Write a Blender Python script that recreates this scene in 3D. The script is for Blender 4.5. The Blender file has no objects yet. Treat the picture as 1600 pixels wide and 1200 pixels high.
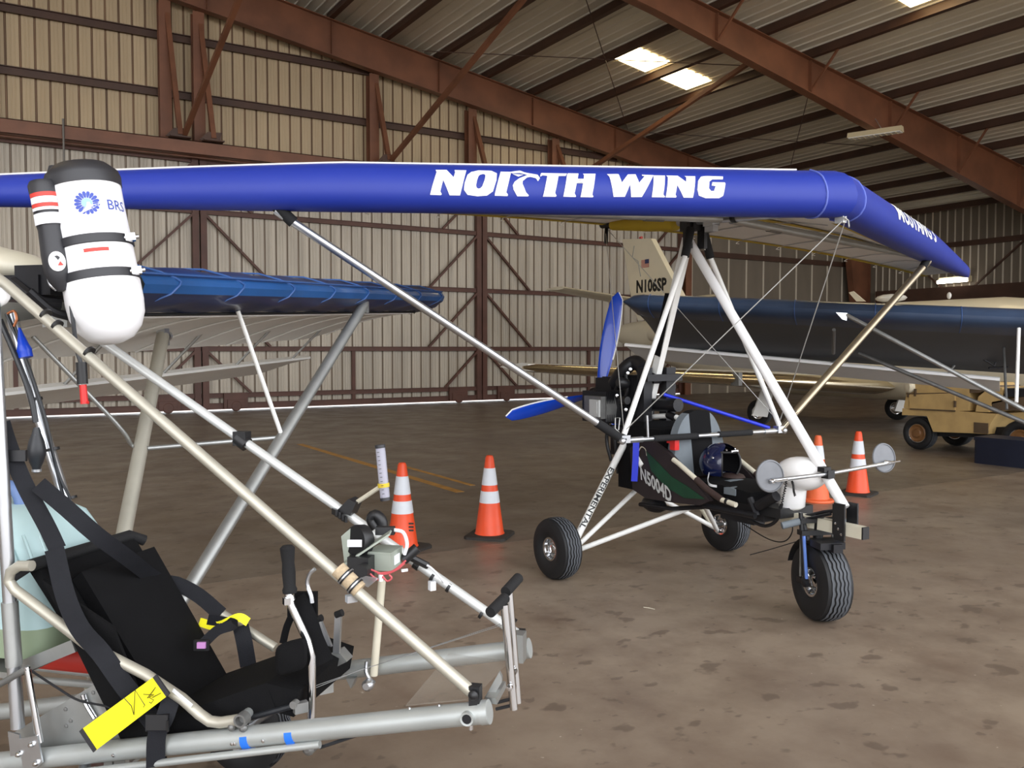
import bpy, math, random
from mathutils import Vector as V, Matrix
random.seed(7)
SC = bpy.context.scene
COL = SC.collection

# ------------------------------------------------------------------ camera
F = 1350.0                                  # focal length in pixels of the 1600 wide frame
YAW, PITCH, EYE = math.radians(31.5), math.radians(2.33), 1.65
CAM = V((0, 0, EYE))
FW = V((math.sin(YAW) * math.cos(PITCH), math.cos(YAW) * math.cos(PITCH), -math.sin(PITCH)))
RT = V((math.cos(YAW), -math.sin(YAW), 0))
UP = RT.cross(FW)
cd = bpy.data.cameras.new('camera'); cam = bpy.data.objects.new('camera', cd); COL.objects.link(cam)
cd.sensor_width = 36; cd.lens = F / 1600 * 36; cd.clip_start = 0.05; cd.clip_end = 400
cam.matrix_world = Matrix(((RT.x, UP.x, -FW.x, 0), (RT.y, UP.y, -FW.y, 0), (RT.z, UP.z, -FW.z, EYE), (0, 0, 0, 1)))
SC.camera = cam

# ------------------------------------------------------------------ world, exposure
wd = bpy.data.worlds.new('daylight'); SC.world = wd; wd.use_nodes = True
bg = wd.node_tree.nodes['Background']
bg.inputs[0].default_value = (0.94, 0.96, 1.0, 1); bg.inputs[1].default_value = 4.0
vs = SC.view_settings
vs.view_transform = 'Standard'; vs.look = 'None'; vs.gamma = 1.0; vs.use_curve_mapping = False; vs.exposure = 0.0
# sun from behind the building: it lights the apron outside the open end, which throws light up into the hangar
sd_ = bpy.data.lights.new('sun', 'SUN'); sd_.energy = 9.0; sd_.angle = math.radians(0.6); sd_.color = (1.0, .96, .9)
so_ = bpy.data.objects.new('sun', sd_); COL.objects.link(so_); so_.location = (0, 30, 40)
so_.rotation_euler = V((-.15, -.5, -.85)).to_track_quat('-Z', 'Y').to_euler()
# the open end of the hangar behind the photographer: a portal guides the sampling of the daylight, it gives no light itself
pdt = bpy.data.lights.new('open_end_portal', 'AREA'); pdt.shape = 'RECTANGLE'; pdt.size = 54; pdt.size_y = 9.2
pdt.cycles.is_portal = True
po = bpy.data.objects.new('open_end_portal', pdt); COL.objects.link(po)
po.location = (4.5, -4.5, 4.6); po.rotation_euler = (math.radians(90), 0, 0)

# ------------------------------------------------------------------ helpers
def ray(x, y): return FW + RT * ((x - 800) / F) - UP * ((y - 600) / F)
def hit(x, y, p, n):                        # where the sight line meets a plane of the place
    d = ray(x, y); p = V(p); n = V(n)
    return CAM + d * ((p - CAM).dot(n) / d.dot(n))
def ground(x, y, z=0.0): return hit(x, y, (0, 0, z), (0, 0, 1))

MATS = {}
def mat(name, col, rough=0.5, metal=0.0, var=0.0, scale=8.0, bump=0.0, bscale=60.0, emit=0.0, alpha=1.0, trans=0.0, spec=None, coat=0.0, col2=None, stretch=None):
    m = bpy.data.materials.new(name); m.use_nodes = True; MATS[name] = m
    nt = m.node_tree; b = nt.nodes['Principled BSDF']
    c = tuple(col) + (1,)
    b.inputs['Base Color'].default_value = c
    b.inputs['Roughness'].default_value = rough; b.inputs['Metallic'].default_value = metal
    if spec is not None: b.inputs['Specular IOR Level'].default_value = spec
    if coat: b.inputs['Coat Weight'].default_value = coat
    if alpha < 1: b.inputs['Alpha'].default_value = alpha
    if trans: b.inputs['Transmission Weight'].default_value = trans
    if emit:
        b.inputs['Emission Color'].default_value = c; b.inputs['Emission Strength'].default_value = emit
    if var or bump:
        tc = nt.nodes.new('ShaderNodeTexCoord'); mp = nt.nodes.new('ShaderNodeMapping')
        nt.links.new(tc.outputs['Object'], mp.inputs[0])
        if stretch: mp.inputs['Scale'].default_value = stretch
    if var:
        n = nt.nodes.new('ShaderNodeTexNoise'); n.inputs['Scale'].default_value = scale; n.inputs['Detail'].default_value = 5
        nt.links.new(mp.outputs[0], n.inputs['Vector'])
        mx = nt.nodes.new('ShaderNodeMix'); mx.data_type = 'RGBA'
        c2 = col2 if col2 else tuple(max(0, k * (1 - var)) for k in col)
        mx.inputs[6].default_value = c; mx.inputs[7].default_value = tuple(c2) + (1,)
        rp = nt.nodes.new('ShaderNodeMapRange'); rp.inputs[1].default_value = 0.35; rp.inputs[2].default_value = 0.68
        nt.links.new(n.outputs[0], rp.inputs[0]); nt.links.new(rp.outputs[0], mx.inputs[0])
        nt.links.new(mx.outputs[2], b.inputs['Base Color'])
    if bump:
        n2 = nt.nodes.new('ShaderNodeTexNoise'); n2.inputs['Scale'].default_value = bscale; n2.inputs['Detail'].default_value = 3
        nt.links.new(mp.outputs[0], n2.inputs['Vector'])
        bp = nt.nodes.new('ShaderNodeBump'); bp.inputs['Strength'].default_value = bump; bp.inputs['Distance'].default_value = 0.01
        nt.links.new(n2.outputs[0], bp.inputs['Height']); nt.links.new(bp.outputs[0], b.inputs['Normal'])
    return m
def srgb(r, g, b):
    f = lambda c: c / 12.92 if c <= 0.04045 else ((c + 0.055) / 1.055) ** 2.4
    return (f(r / 255), f(g / 255), f(b / 255))

class MB:                                   # collects shapes, then becomes one mesh object
    def __init__(s): s.v = []; s.f = []; s.m = []
    def add(s, vs, fs, mi=0):
        o = len(s.v); s.v += [V(p) for p in vs]; s.f += [tuple(i + o for i in f) for f in fs]; s.m += [mi] * len(fs); return s
    def box(s, c, size, ax=None, mi=0):
        c = V(c); a = ax or (V((1, 0, 0)), V((0, 1, 0)), V((0, 0, 1)))
        h = [V(a[i]) * (size[i] / 2) for i in range(3)]
        vs = [c + h[0] * i + h[1] * j + h[2] * k for i in (-1, 1) for j in (-1, 1) for k in (-1, 1)]
        return s.add(vs, [(0, 1, 3, 2), (4, 6, 7, 5), (0, 4, 5, 1), (2, 3, 7, 6), (0, 2, 6, 4), (1, 5, 7, 3)], mi)
    def bar(s, p, q, w, h, up=(0, 0, 1), mi=0):          # rectangular bar: w across, h along up
        p = V(p); q = V(q); d = (q - p); L = d.length; d.normalize(); u = V(up); x = d.cross(u)
        if x.length < 1e-4: x = d.cross(V((1, 0, 0)))
        x.normalize(); u = x.cross(d)
        return s.box((p + q) / 2, (L, w, h), (d, x, u), mi)
    def tube(s, pts, r, n=10, caps=True, mi=0, closed=False):
        pts = [V(p) for p in pts]; N = len(pts); rr = r if isinstance(r, (list, tuple)) else [r] * N
        T = []
        for i in range(N):
            a = pts[(i - 1) % N] if (closed or i > 0) else pts[i]; b = pts[(i + 1) % N] if (closed or i < N - 1) else pts[i]
            t = (b - a); T.append(t.normalized() if t.length > 1e-9 else V((0, 0, 1)))
        u = T[0].orthogonal().normalized(); vs = []; fs = []
        for i in range(N):
            u = (u - T[i] * u.dot(T[i])); u = u.normalized() if u.length > 1e-6 else T[i].orthogonal().normalized()
            w = T[i].cross(u)
            for k in range(n):
                a = 2 * math.pi * k / n
                vs.append(pts[i] + (u * math.cos(a) + w * math.sin(a)) * rr[i])
        for i in range(N if closed else N - 1):
            j = (i + 1) % N
            for k in range(n):
                fs.append((i * n + k, i * n + (k + 1) % n, j * n + (k + 1) % n, j * n + k))
        if caps and not closed: fs += [tuple(range(n))[::-1], tuple(range((N - 1) * n, N * n))]
        return s.add(vs, fs, mi)
    def lathe(s, base, axis, prof, n=20, mi=0, caps=True):   # prof: (radius, distance along axis)
        base = V(base); a = V(axis).normalized(); u = a.orthogonal().normalized(); w = a.cross(u); vs = []; fs = []
        for r, h in prof:
            for k in range(n):
                t = 2 * math.pi * k / n
                vs.append(base + a * h + (u * math.cos(t) + w * math.sin(t)) * max(r, 1e-5))
        for i in range(len(prof) - 1):
            for k in range(n): fs.append((i * n + k, i * n + (k + 1) % n, (i + 1) * n + (k + 1) % n, (i + 1) * n + k))
        if caps: fs += [tuple(range(n))[::-1], tuple(range((len(prof) - 1) * n, len(prof) * n))]
        return s.add(vs, fs, mi)
    def prism(s, poly, vec, mi=0):
        poly = [V(p) for p in poly]; vec = V(vec); n = len(poly)
        return s.add(poly + [p + vec for p in poly], [tuple(range(n))[::-1], tuple(range(n, 2 * n))] + [(i, (i + 1) % n, n + (i + 1) % n, n + i) for i in range(n)], mi)
    def ribbon(s, pts, width, thick=0.003, side=None, mi=0):   # a strap through pts, side = direction of its width (one or a list)
        pts = [V(p) for p in pts]; N = len(pts); vs = []; fs = []
        for i in range(N):
            t = (pts[min(i + 1, N - 1)] - pts[max(i - 1, 0)]).normalized()
            sd = V(side[i] if isinstance(side, list) else side); sd = (sd - t * sd.dot(t)).normalized(); nn = t.cross(sd)
            wd_ = width[i] if isinstance(width, list) else width
            for a, b in ((-1, -1), (1, -1), (1, 1), (-1, 1)): vs.append(pts[i] + sd * (a * wd_ / 2) + nn * (b * thick / 2))
        for i in range(N - 1):
            for k in range(4): fs.append((i * 4 + k, i * 4 + (k + 1) % 4, i * 4 + 4 + (k + 1) % 4, i * 4 + 4 + k))
        fs += [(0, 1, 2, 3), tuple((N - 1) * 4 + k for k in (3, 2, 1, 0))]
        return s.add(vs, fs, mi)
    def grid(s, fn, nu, nv, mi=0, cu=False, cv=False):     # surface fn(u, v), u and v in 0..1
        U = nu if cu else nu + 1; W = nv if cv else nv + 1
        vs = [fn(i / nu, j / nv) for i in range(U) for j in range(W)]
        fs = [(i * W + j, ((i + 1) % U) * W + j, ((i + 1) % U) * W + (j + 1) % W, i * W + (j + 1) % W) for i in range(nu) for j in range(nv)]
        return s.add(vs, fs, mi)
    def ball(s, c, r, n=14, m=8, ax=None, mi=0):
        c = V(c); r = r if isinstance(r, (list, tuple)) else (r, r, r); a = ax or (V((1, 0, 0)), V((0, 1, 0)), V((0, 0, 1)))
        def fn(u, v):
            t = 2 * math.pi * u; p = math.pi * (v * 0.998 + 0.001)
            return c + V(a[0]) * (r[0] * math.sin(p) * math.cos(t)) + V(a[1]) * (r[1] * math.sin(p) * math.sin(t)) + V(a[2]) * (r[2] * math.cos(p))
        return s.grid(fn, n, m, mi, cu=True)
    def loft(s, secs, mi=0, caps=True):                    # closed sections with equal vertex counts
        n = len(secs[0]); vs = [p for q in secs for p in q]; fs = []
        for i in range(len(secs) - 1):
            for k in range(n): fs.append((i * n + k, i * n + (k + 1) % n, (i + 1) * n + (k + 1) % n, (i + 1) * n + k))
        if caps: fs += [tuple(range(n))[::-1], tuple(range((len(secs) - 1) * n, len(secs) * n))]
        return s.add(vs, fs, mi)

WL = {}                                     # world position of each object's origin
def tag(o, label=None, cat=None, group=None, kind=None):
    if label: o['label'] = label
    if cat: o['category'] = cat
    if group: o['group'] = group
    if kind: o['kind'] = kind
    return o
def thing(name, label=None, cat=None, loc=(0, 0, 0), group=None, kind=None):
    o = bpy.data.objects.new(name, None); COL.objects.link(o); o.location = loc; WL[o] = V(loc); o.empty_display_size = 0.1
    return tag(o, label, cat, group, kind)
def mesh_of(name, b, mats, org, smooth=40, fix=True):
    me = bpy.data.meshes.new(name)
    me.from_pydata([tuple(p - org) for p in b.v], [], b.f)
    for m in (mats if isinstance(mats, (list, tuple)) else [mats]): me.materials.append(MATS[m])
    me.polygons.foreach_set('material_index', b.m)
    if fix:
        import bmesh
        bm = bmesh.new(); bm.from_mesh(me); bmesh.ops.recalc_face_normals(bm, faces=bm.faces); bm.to_mesh(me); bm.free()
    if smooth:
        me.polygons.foreach_set('use_smooth', [True] * len(me.polygons)); me.set_sharp_from_angle(angle=math.radians(smooth))
    me.update(); return me
def part(name, b, mats, parent=None, label=None, smooth=40, loc=None, fix=True):
    org = WL[parent] if parent is not None else V(loc if loc is not None else (0, 0, 0))
    o = bpy.data.objects.new(name, mesh_of(name, b, mats, org, smooth, fix)); COL.objects.link(o)
    o.parent = parent; WL[o] = org
    if parent is None: o.location = org
    if label: o['label'] = label
    return o
def solo(name, b, mats, label, cat, loc, group=None, kind=None, smooth=40):     # a thing that is one mesh
    return tag(part(name, b, mats, None, smooth=smooth, loc=loc), label, cat, group, kind)
def struct(name, b, mats, smooth=40, loc=(0, 0, 0)): return tag(part(name, b, mats, None, smooth=smooth, loc=loc), kind='structure')
def copy_part(src, parent, offset):         # the same mesh again, moved by offset
    c = src.copy(); COL.objects.link(c); c.parent = parent; c.location = V(src.location) + V(offset); WL[c] = WL[parent]; return c

def text_geo(txt, size=1.0, bold=0.0, shear=0.0, res=2, sp=1.0, space=1.0):
    cu = bpy.data.curves.new('lettering', 'FONT'); cu.body = txt; cu.size = size; cu.offset = bold; cu.shear = shear; cu.resolution_u = res
    cu.align_x = 'CENTER'; cu.align_y = 'CENTER'; cu.space_character = space
    ob = bpy.data.objects.new('lettering', cu); COL.objects.link(ob)
    dg = bpy.context.evaluated_depsgraph_get(); me = ob.evaluated_get(dg).to_mesh()
    vs = [(p.co.x, p.co.y) for p in me.vertices]; fs = [tuple(p.vertices) for p in me.polygons]
    ob.evaluated_get(dg).to_mesh_clear(); bpy.data.objects.remove(ob); bpy.data.curves.remove(cu)
    return vs, fs
def put_text(b, txt, c, xdir, ydir, size, bold=0.0, shear=0.0, width=None, lift=0.0, mi=0, space=1.0):
    vs, fs = text_geo(txt, size, bold, shear, space=space); c = V(c); x = V(xdir).normalized(); y = V(ydir).normalized()
    if width:
        w = max(p[0] for p in vs) - min(p[0] for p in vs); k = width / w
    else: k = 1
    n = x.cross(y)
    return b.add([c + x * (p[0] * k) + y * p[1] + n * lift for p in vs], fs, mi)
def curve_pts(ctrl, n=24):                  # Catmull-Rom through control points
    P = [V(p) for p in ctrl]; P = [P[0] * 2 - P[1]] + P + [P[-1] * 2 - P[-2]]; out = []
    segs = len(P) - 3
    for s in range(segs):
        a, b, c, d = P[s:s + 4]; k = max(2, n // segs)
        for i in range(k):
            t = i / k
            out.append(((b * 2) + (c - a) * t + (a * 2 - b * 5 + c * 4 - d) * t * t + (b * 3 - a - c * 3 + d) * t ** 3) * 0.5)
    out.append(P[-2]); return out
X3, Y3, Z3 = V((1, 0, 0)), V((0, 1, 0)), V((0, 0, 1))

# ------------------------------------------------------------------ materials
mat('wall_tan', srgb(190, 168, 134), 0.55, 0, 0.16, 1.2, 0.1, 3, stretch=(1, 1, 0.25))
mat('wall_rib', srgb(140, 110, 82), 0.6, 0, 0.45, 2.0, stretch=(1, 1, 0.2))
mat('door_sheet', srgb(184, 174, 158), 0.45, 0.15, 0.22, 1.5, stretch=(1.5, 1, 0.2))
mat('door_rib', srgb(138, 122, 104), 0.5, 0.1, 0.3, 2.0, stretch=(1, 1, 0.2))
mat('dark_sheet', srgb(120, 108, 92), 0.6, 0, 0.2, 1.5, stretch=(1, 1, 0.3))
mat('pale_rib', srgb(190, 178, 158), 0.6)
mat('rust_steel', srgb(126, 80, 55), 0.5, 0, 0.35, 1.3, 0.15, 8)
mat('rust_dark', srgb(80, 54, 40), 0.55, 0, 0.3, 1.5)
mat('rust_door', srgb(92, 58, 46), 0.55, 0, 0.3, 2.0)
mat('roof_liner', srgb(222, 214, 196), 0.7, 0, 0.18, 0.8, 0.3, 2.5, stretch=(1, 0.3, 1))
mat('skylight', srgb(255, 232, 180), 0.5, emit=9.0)
mat('slit', srgb(255, 255, 255), 0.5)
# ------------------------------------------------------------------ floor
def floor_mat(name, k):
    sr = lambda r, g, b: srgb(r * k[0], g * k[1], b * k[2])
    m = bpy.data.materials.new(name); m.use_nodes = True; MATS[name] = m
    nt = m.node_tree; N = nt.nodes; L = nt.links; b = N['Principled BSDF']
    tc = N.new('ShaderNodeTexCoord')
    def noise(sc, det=6, rough=0.6, st=(1, 1, 1)):
        mp = N.new('ShaderNodeMapping'); mp.inputs['Scale'].default_value = st; L.new(tc.outputs['Object'], mp.inputs[0])
        n = N.new('ShaderNodeTexNoise'); n.inputs['Scale'].default_value = sc; n.inputs['Detail'].default_value = det; n.inputs['Roughness'].default_value = rough
        L.new(mp.outputs[0], n.inputs['Vector']); return n.outputs[0]
    def rng(s, a, c, lo=0, hi=1):
        r = N.new('ShaderNodeMapRange'); r.inputs[1].default_value = a; r.inputs[2].default_value = c; r.inputs[3].default_value = lo; r.inputs[4].default_value = hi
        L.new(s, r.inputs[0]); return r.outputs[0]
    def mix(f, a, c):
        x = N.new('ShaderNodeMix'); x.data_type = 'RGBA'
        L.new(f, x.inputs[0])
        for k, q in ((6, a), (7, c)):
            if isinstance(q, tuple): x.inputs[k].default_value = q + (1,)
            else: L.new(q, x.inputs[k])
        return x.outputs[2]
    base = mix(rng(noise(0.35), .35, .65), sr(148, 133, 116), sr(130, 115, 100))
    base = mix(rng(noise(2.2, 8, .65), .40, .70), base, sr(116, 100, 86))
    base = mix(rng(noise(4.6, 3, .5, (1, 1.3, 1)), .62, .66, 0, .62), base, sr(92, 79, 68))      # oil drips
    base = mix(rng(noise(9.5, 3, .5, (1, 1.2, 1)), .655, .69, 0, .55), base, sr(92, 80, 70))
    base = mix(rng(noise(1.5, 5, .6, (1.3, .8, 1)), .58, .70, 0, .4), base, sr(104, 84, 70))
    base = mix(rng(noise(26, 2, .5), .74, .78, 0, .7), base, sr(190, 180, 165))
    L.new(base, b.inputs['Base Color'])
    L.new(rng(noise(1.6, 6), .3, .7, .30, .52), b.inputs['Roughness'])
    bp = N.new('ShaderNodeBump'); bp.inputs['Strength'].default_value = .12; bp.inputs['Distance'].default_value = .01
    L.new(noise(5, 6), bp.inputs['Height']); L.new(bp.outputs[0], b.inputs['Normal'])
floor_mat('concrete', (1, 1, 1)); floor_mat('concrete_old', (.86, .87, .88))
mat('alu_rod', srgb(120, 116, 110), .5, .5)
mat('joint', srgb(84, 74, 66), 0.8)
mat('line_ochre', srgb(186, 138, 66), 0.6, 0, 0.35, 6)
YW, XS, XL, YF = 23.5, 31.6, -26.0, -4.5       # door wall, side wall, far left wall, open end
fl = thing('floor', kind='structure')
# slabs of concrete with recessed joints between them
xs = [XL, -8, 21.0, XS]; ys = [-45, -30, -12, YF, 1.8, 6.25, 11.2, 17.2, YW - .3, YW + 9]
gb = MB().box(((XL + XS) / 2, -6, -0.06), (XS - XL, 78, 0.08)); part('joint_filler', gb, 'joint', fl)
for i in range(len(xs) - 1):
    for j in range(len(ys) - 1):
        g = 0.006
        b = MB().box(((xs[i] + xs[i + 1]) / 2, (ys[j] + ys[j + 1]) / 2, -0.025), (xs[i + 1] - xs[i] - g, ys[j + 1] - ys[j] - g, 0.05))
        part('slab', b, 'concrete_old' if ys[j] > 6 else 'concrete', fl, smooth=0)
ln = thing('trim_1', kind='structure', loc=(4.65, 11.5, 0))
part('painted_line', MB().box((4.66, 11.7, 0.0015), (0.11, 5.9, 0.003)), 'line_ochre', ln)
part('painted_line', MB().box((5.02, 10.2, 0.0015), (0.07, 2.2, 0.003)), 'line_ochre', ln)

# ------------------------------------------------------------------ roof
RIDGE = -5.6
def zr(x): return 12.0 - 0.164 * RIDGE - 0.164 * abs(x - RIDGE)       # top of the rafters (they carry the purlins)
RP = 0.26                                                    # purlin depth
PUR = [11.58 + 1.635 * k for k in range(13)]
PUR = [11.58 - 1.635 * k for k in range(1, 24)][::-1] + PUR
PUR = [x for x in PUR if XL < x < XS - .3]
ceil = thing('ceiling', kind='structure', loc=(4.5, 7, 10))
def roof_sheet(x0, x1, y0, y1):
    b = MB(); n = 6; pts = []
    for k in range(n + 1):
        x = x0 + (x1 - x0) * k / n
        pts.append((x, 0.0))
        if k < n: pts += [(x + (x1 - x0) / n * .80, 0.0), (x + (x1 - x0) / n * .86, -0.03), (x + (x1 - x0) / n * .94, -0.03)]
    vs = []; fs = []
    for x, d in pts:
        z = zr(x) + RP + d
        vs += [V((x, y0, z)), V((x, y1, z))]
    for k in range(len(pts) - 1): fs.append((2 * k, 2 * k + 2, 2 * k + 3, 2 * k + 1))
    m = len(vs); vs += [v + V((0, 0, .06)) for v in (vs[0], vs[1], vs[-1], vs[-2])]
    fs.append((m, m + 1, m + 2, m + 3))
    return b.add(vs, fs)
SKY = [(a, c, y, y + 1.02) for y in (18.33, 11.1, 3.3) for a, c in ((15.05, 16.32), (16.7, 17.9), (-4.6, -3.4), (-6.9, -5.7))]  # panels out of view are added to give warm fill light
ysp = [YF, 0.0, 4.6, 10.2, 15.5, 20.4, YW + .25]
edges = [XL] + PUR + [XS]
for i in range(len(edges) - 1):
    x0, x1 = edges[i], edges[i + 1]
    if x0 < RIDGE < x1: x1s = [(x0, RIDGE), (RIDGE, x1)]
    else: x1s = [(x0, x1)]
    for a, c in x1s:
        for j in range(len(ysp) - 1):
            part('roof_sheet', roof_sheet(a, c, ysp[j] + .012, ysp[j + 1]), 'roof_liner', ceil, smooth=25, fix=False)
for (a, c, d, e) in SKY:
    b = MB(); b.prism([(a, d, zr(a) + RP - .012 - .02), (c, d, zr(c) + RP - .032), (c, e, zr(c) + RP - .032), (a, e, zr(a) + RP - .032)], (0, 0, .012))
    part('skylight_panel', b, 'skylight', ceil, label='glowing daylight panel or added fill panel in the roof')
for x in PUR:                                                # Z section: web and two flanges
    if x < -9: continue
    z = zr(x); b = MB()
    b.box((x, (YF + YW) / 2, z + RP / 2), (0.012, YW - YF - .3, RP))
    b.box((x - .045, (YF + YW) / 2, z + .006), (0.10, YW - YF - .3, .012)); b.box((x + .04, (YF + YW) / 2, z + RP - .006), (0.09, YW - YF - .3, .012))
    b.box((x, (YF + YW) / 2, z + .025), (0.14, YW - YF - .3, .04))
    part('purlin', b, 'rust_dark', ceil)
def rafter(y, x0, x1, depth, w=.26):
    b = MB(); n = 8
    for k in range(n):
        xa, xb = x0 + (x1 - x0) * k / n, x0 + (x1 - x0) * (k + 1) / n
        pa, pb = V((xa, y, zr(xa) - .012)), V((xb, y, zr(xb) - .012))
        qa, qb = pa - V((0, 0, depth(xa))), pb - V((0, 0, depth(xb)))
        b.prism([pa + V((0, -.008, 0)), pb + V((0, -.008, 0)), qb + V((0, -.008, 0)), qa + V((0, -.008, 0))], (0, .016, 0))
        for p, q, t in ((pa, pb, -.02), (qa, qb, .02)):
            b.prism([p + V((0, -w / 2, 0)), q + V((0, -w / 2, 0)), q + V((0, w / 2, 0)), p + V((0, w / 2, 0))], (0, 0, t))
    o = part('rafter', b, 'rust_steel', ceil)
    for k, x in enumerate([q for q in PUR if x0 + .8 < q < x1 - .8][::2]):     # web stiffeners and fly braces down to the bottom flange
        s = MB(); d = depth(x)
        s.box((x, y, zr(x) - .03 - d / 2), (.014, w - .04, d - .05)); part('stiffener', s, 'rust_steel', o)
        if y < 20:
            s = MB(); s.bar((x + .03, y - .04, zr(x) - d + .05), (x + .03, y - .9, zr(x) + .05), .05, .05, (1, 0, 0)); part('fly_brace', s, 'rust_steel', o)
    return o
dep1 = lambda x: .98 - 0.004 * max(0, x - 9)
dep2 = lambda x: min(1.45, max(.68, .72 + 0.044 * (x - 14.4)))
for y in (23.05, 15.1):
    rafter(y, RIDGE, XS - .1, dep1 if y > 20 else dep2)
    rafter(y, -14.0, RIDGE, lambda x: 1.0)
rafter(7.1, RIDGE, XS - .1, dep2); rafter(7.1, -14.0, RIDGE, lambda x: 1.0)
# rod bracing under the purlins
for (p, q) in [((10.9, 22.7), (18.4, 15.4)), ((10.9, 15.4), (18.4, 22.7)), ((18.7, 22.7), (26, 15.4)), ((18.7, 15.4), (26, 22.7)), ((3.3, 22.7), (10.7, 15.4))]:
    b = MB(); pts = [V((p[0] + (q[0] - p[0]) * t, p[1] + (q[1] - p[1]) * t, zr(p[0] + (q[0] - p[0]) * t) - .06)) for t in (0, .5, 1)]
    b.tube(pts, .012, 6); part('brace_rod', b, 'rust_dark', ceil)

# ------------------------------------------------------------------ end wall above the doors
def sheet(x0, x1, z0, z1f, y, minor=True, pitch=.305, n=3, depth=.03, rw=.052):
    """one metal wall sheet along X, ribs recessed away from the room (+Y), top edge follows the roof"""
    pts = []                                                 # (x, y offset, is rib)
    W = x1 - x0
    for k in range(n):
        a = x0 + W * k / n; p = W / n; r = rw / 2
        c = a + p / 2
        if minor:
            for mc in (a + p * .12, ):
                pts += [(mc - .02, 0, 0), (mc - .008, .008, 0), (mc + .008, .008, 0), (mc + .02, 0, 0)]
        pts += [(c - r, 0, 1), (c - r * .55, depth, 1), (c + r * .55, depth, 1), (c + r, 0, 0)]
        if minor:
            for mc in (a + p * .86, ):
                pts += [(mc - .02, 0, 0), (mc - .008, .008, 0), (mc + .008, .008, 0), (mc + .02, 0, 0)]
    pts = [(x0, 0, 0)] + pts + [(x1, 0, 0)]
    vs = []; fs = []; ms = []
    for x, d, r in pts: vs += [V((x, y + d, z0)), V((x, y + d, z1f(x)))]
    b = MB()
    for k in range(len(pts) - 1): fs.append((2 * k, 2 * k + 2, 2 * k + 3, 2 * k + 1)); ms.append(pts[k][2])
    b.add(vs, fs); b.m = ms
    return b
we = thing('wall_end', kind='structure', loc=(4.5, YW, 0))
x = -9.0
while x < 21.5:
    w = .915
    part('wall_sheet', sheet(x, x + w, 6.75, lambda q: zr(q) + .2, YW + .08), ['wall_tan', 'wall_rib'], we, smooth=20, fix=False); x += w
x = 21.62
while x < XS - .05:
    w = min(.93, XS - x)
    b = sheet(x, x + w, 0, lambda q: zr(q) + .2, YW + .02, minor=False, n=1, depth=-.03, rw=.07)
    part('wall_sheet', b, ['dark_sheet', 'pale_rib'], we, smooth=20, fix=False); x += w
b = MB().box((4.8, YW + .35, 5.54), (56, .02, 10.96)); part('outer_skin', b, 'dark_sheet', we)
for z in (8.12, 9.55):
    b = MB(); xe = min(29.0, (11.0 - z) / .16 + .6)
    b.box(((xe - 9) / 2, YW + .0, z), (xe + 9, .012, .2)); b.box(((xe - 9) / 2, YW - .03, z - .09), (xe + 9, .08, .02)); b.box(((xe - 9) / 2, YW - .03, z + .09), (xe + 9, .08, .02))
    part('girt', b, 'rust_dark', we)
for z in (5.13, 3.3, 1.6):
    b = MB(); b.box((26.5, YW - .03, z), (9.8, .06, .2)); b.box((26.5, YW - .07, z - .09), (9.8, .06, .02)); part('girt', b, 'rust_dark', we)
for xc, zb in ((4.05, 6.85), (4.86, 6.85), (9.62, 6.85), (12.8, 6.85), (15.85, 6.85), (18.9, 6.85), (0.2, 6.85), (21.62, 0)):
    b = MB(); zt = zr(xc) - 1.0; w = .28
    b.box((xc, 23.3, (zb + zt) / 2), (.014, .26, zt - zb)); b.box((xc, 23.17, (zb + zt) / 2), (w, .016, zt - zb)); b.box((xc, 23.43, (zb + zt) / 2), (w, .016, zt - zb))
    part('column', b, 'rust_steel', we)
# door header: channel on its side with a box track under it
b = MB(); b.box((7, 22.86, 6.70), (32, .02, .34)); b.box((7, 22.98, 6.86), (32, .26, .018)); b.box((7, 22.98, 6.54), (32, .26, .018)); b.box((7, 23.2, 6.6), (32, .2, .2))
part('door_header', b, 'rust_steel', we)
b = MB().tube([(1.72, 22.8, 7.0), (1.72, 22.8, 5.9)], .025, 8); part('hanging_rod', b, 'alu_rod', we)
for xc in (4.2, 5.0, 9.78, 12.95, 16.0, 19.05):             # struts from the header up to the columns, and gusset
    b = MB(); b.bar((xc + .1, 22.75, 6.95), (xc - .1, 23.25, zr(xc) - 1.1), .12, .12, (1, 0, 0)); part('header_strut', b, 'rust_steel', we)
    b = MB(); b.prism([(xc - .25, 22.72, 6.88), (xc + .25, 22.72, 6.88), (xc + .3, 22.72, 7.12), (xc - .05, 22.72, 7.1)], (0, .05, 0)); b.box((xc + .1, 22.8, 6.9), (.5, .3, .03)); part('gusset', b, 'rust_dark', we)
for xc in (4.3, 9.85, 16.05):
    b = MB(); b.bar((xc + .1, 22.72, 6.98), (xc + .9, 15.5, zr(xc + .9) - .12), .11, .11, (1, 0, 0)); part('kicker_brace', b, 'rust_steel', we)

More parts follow.
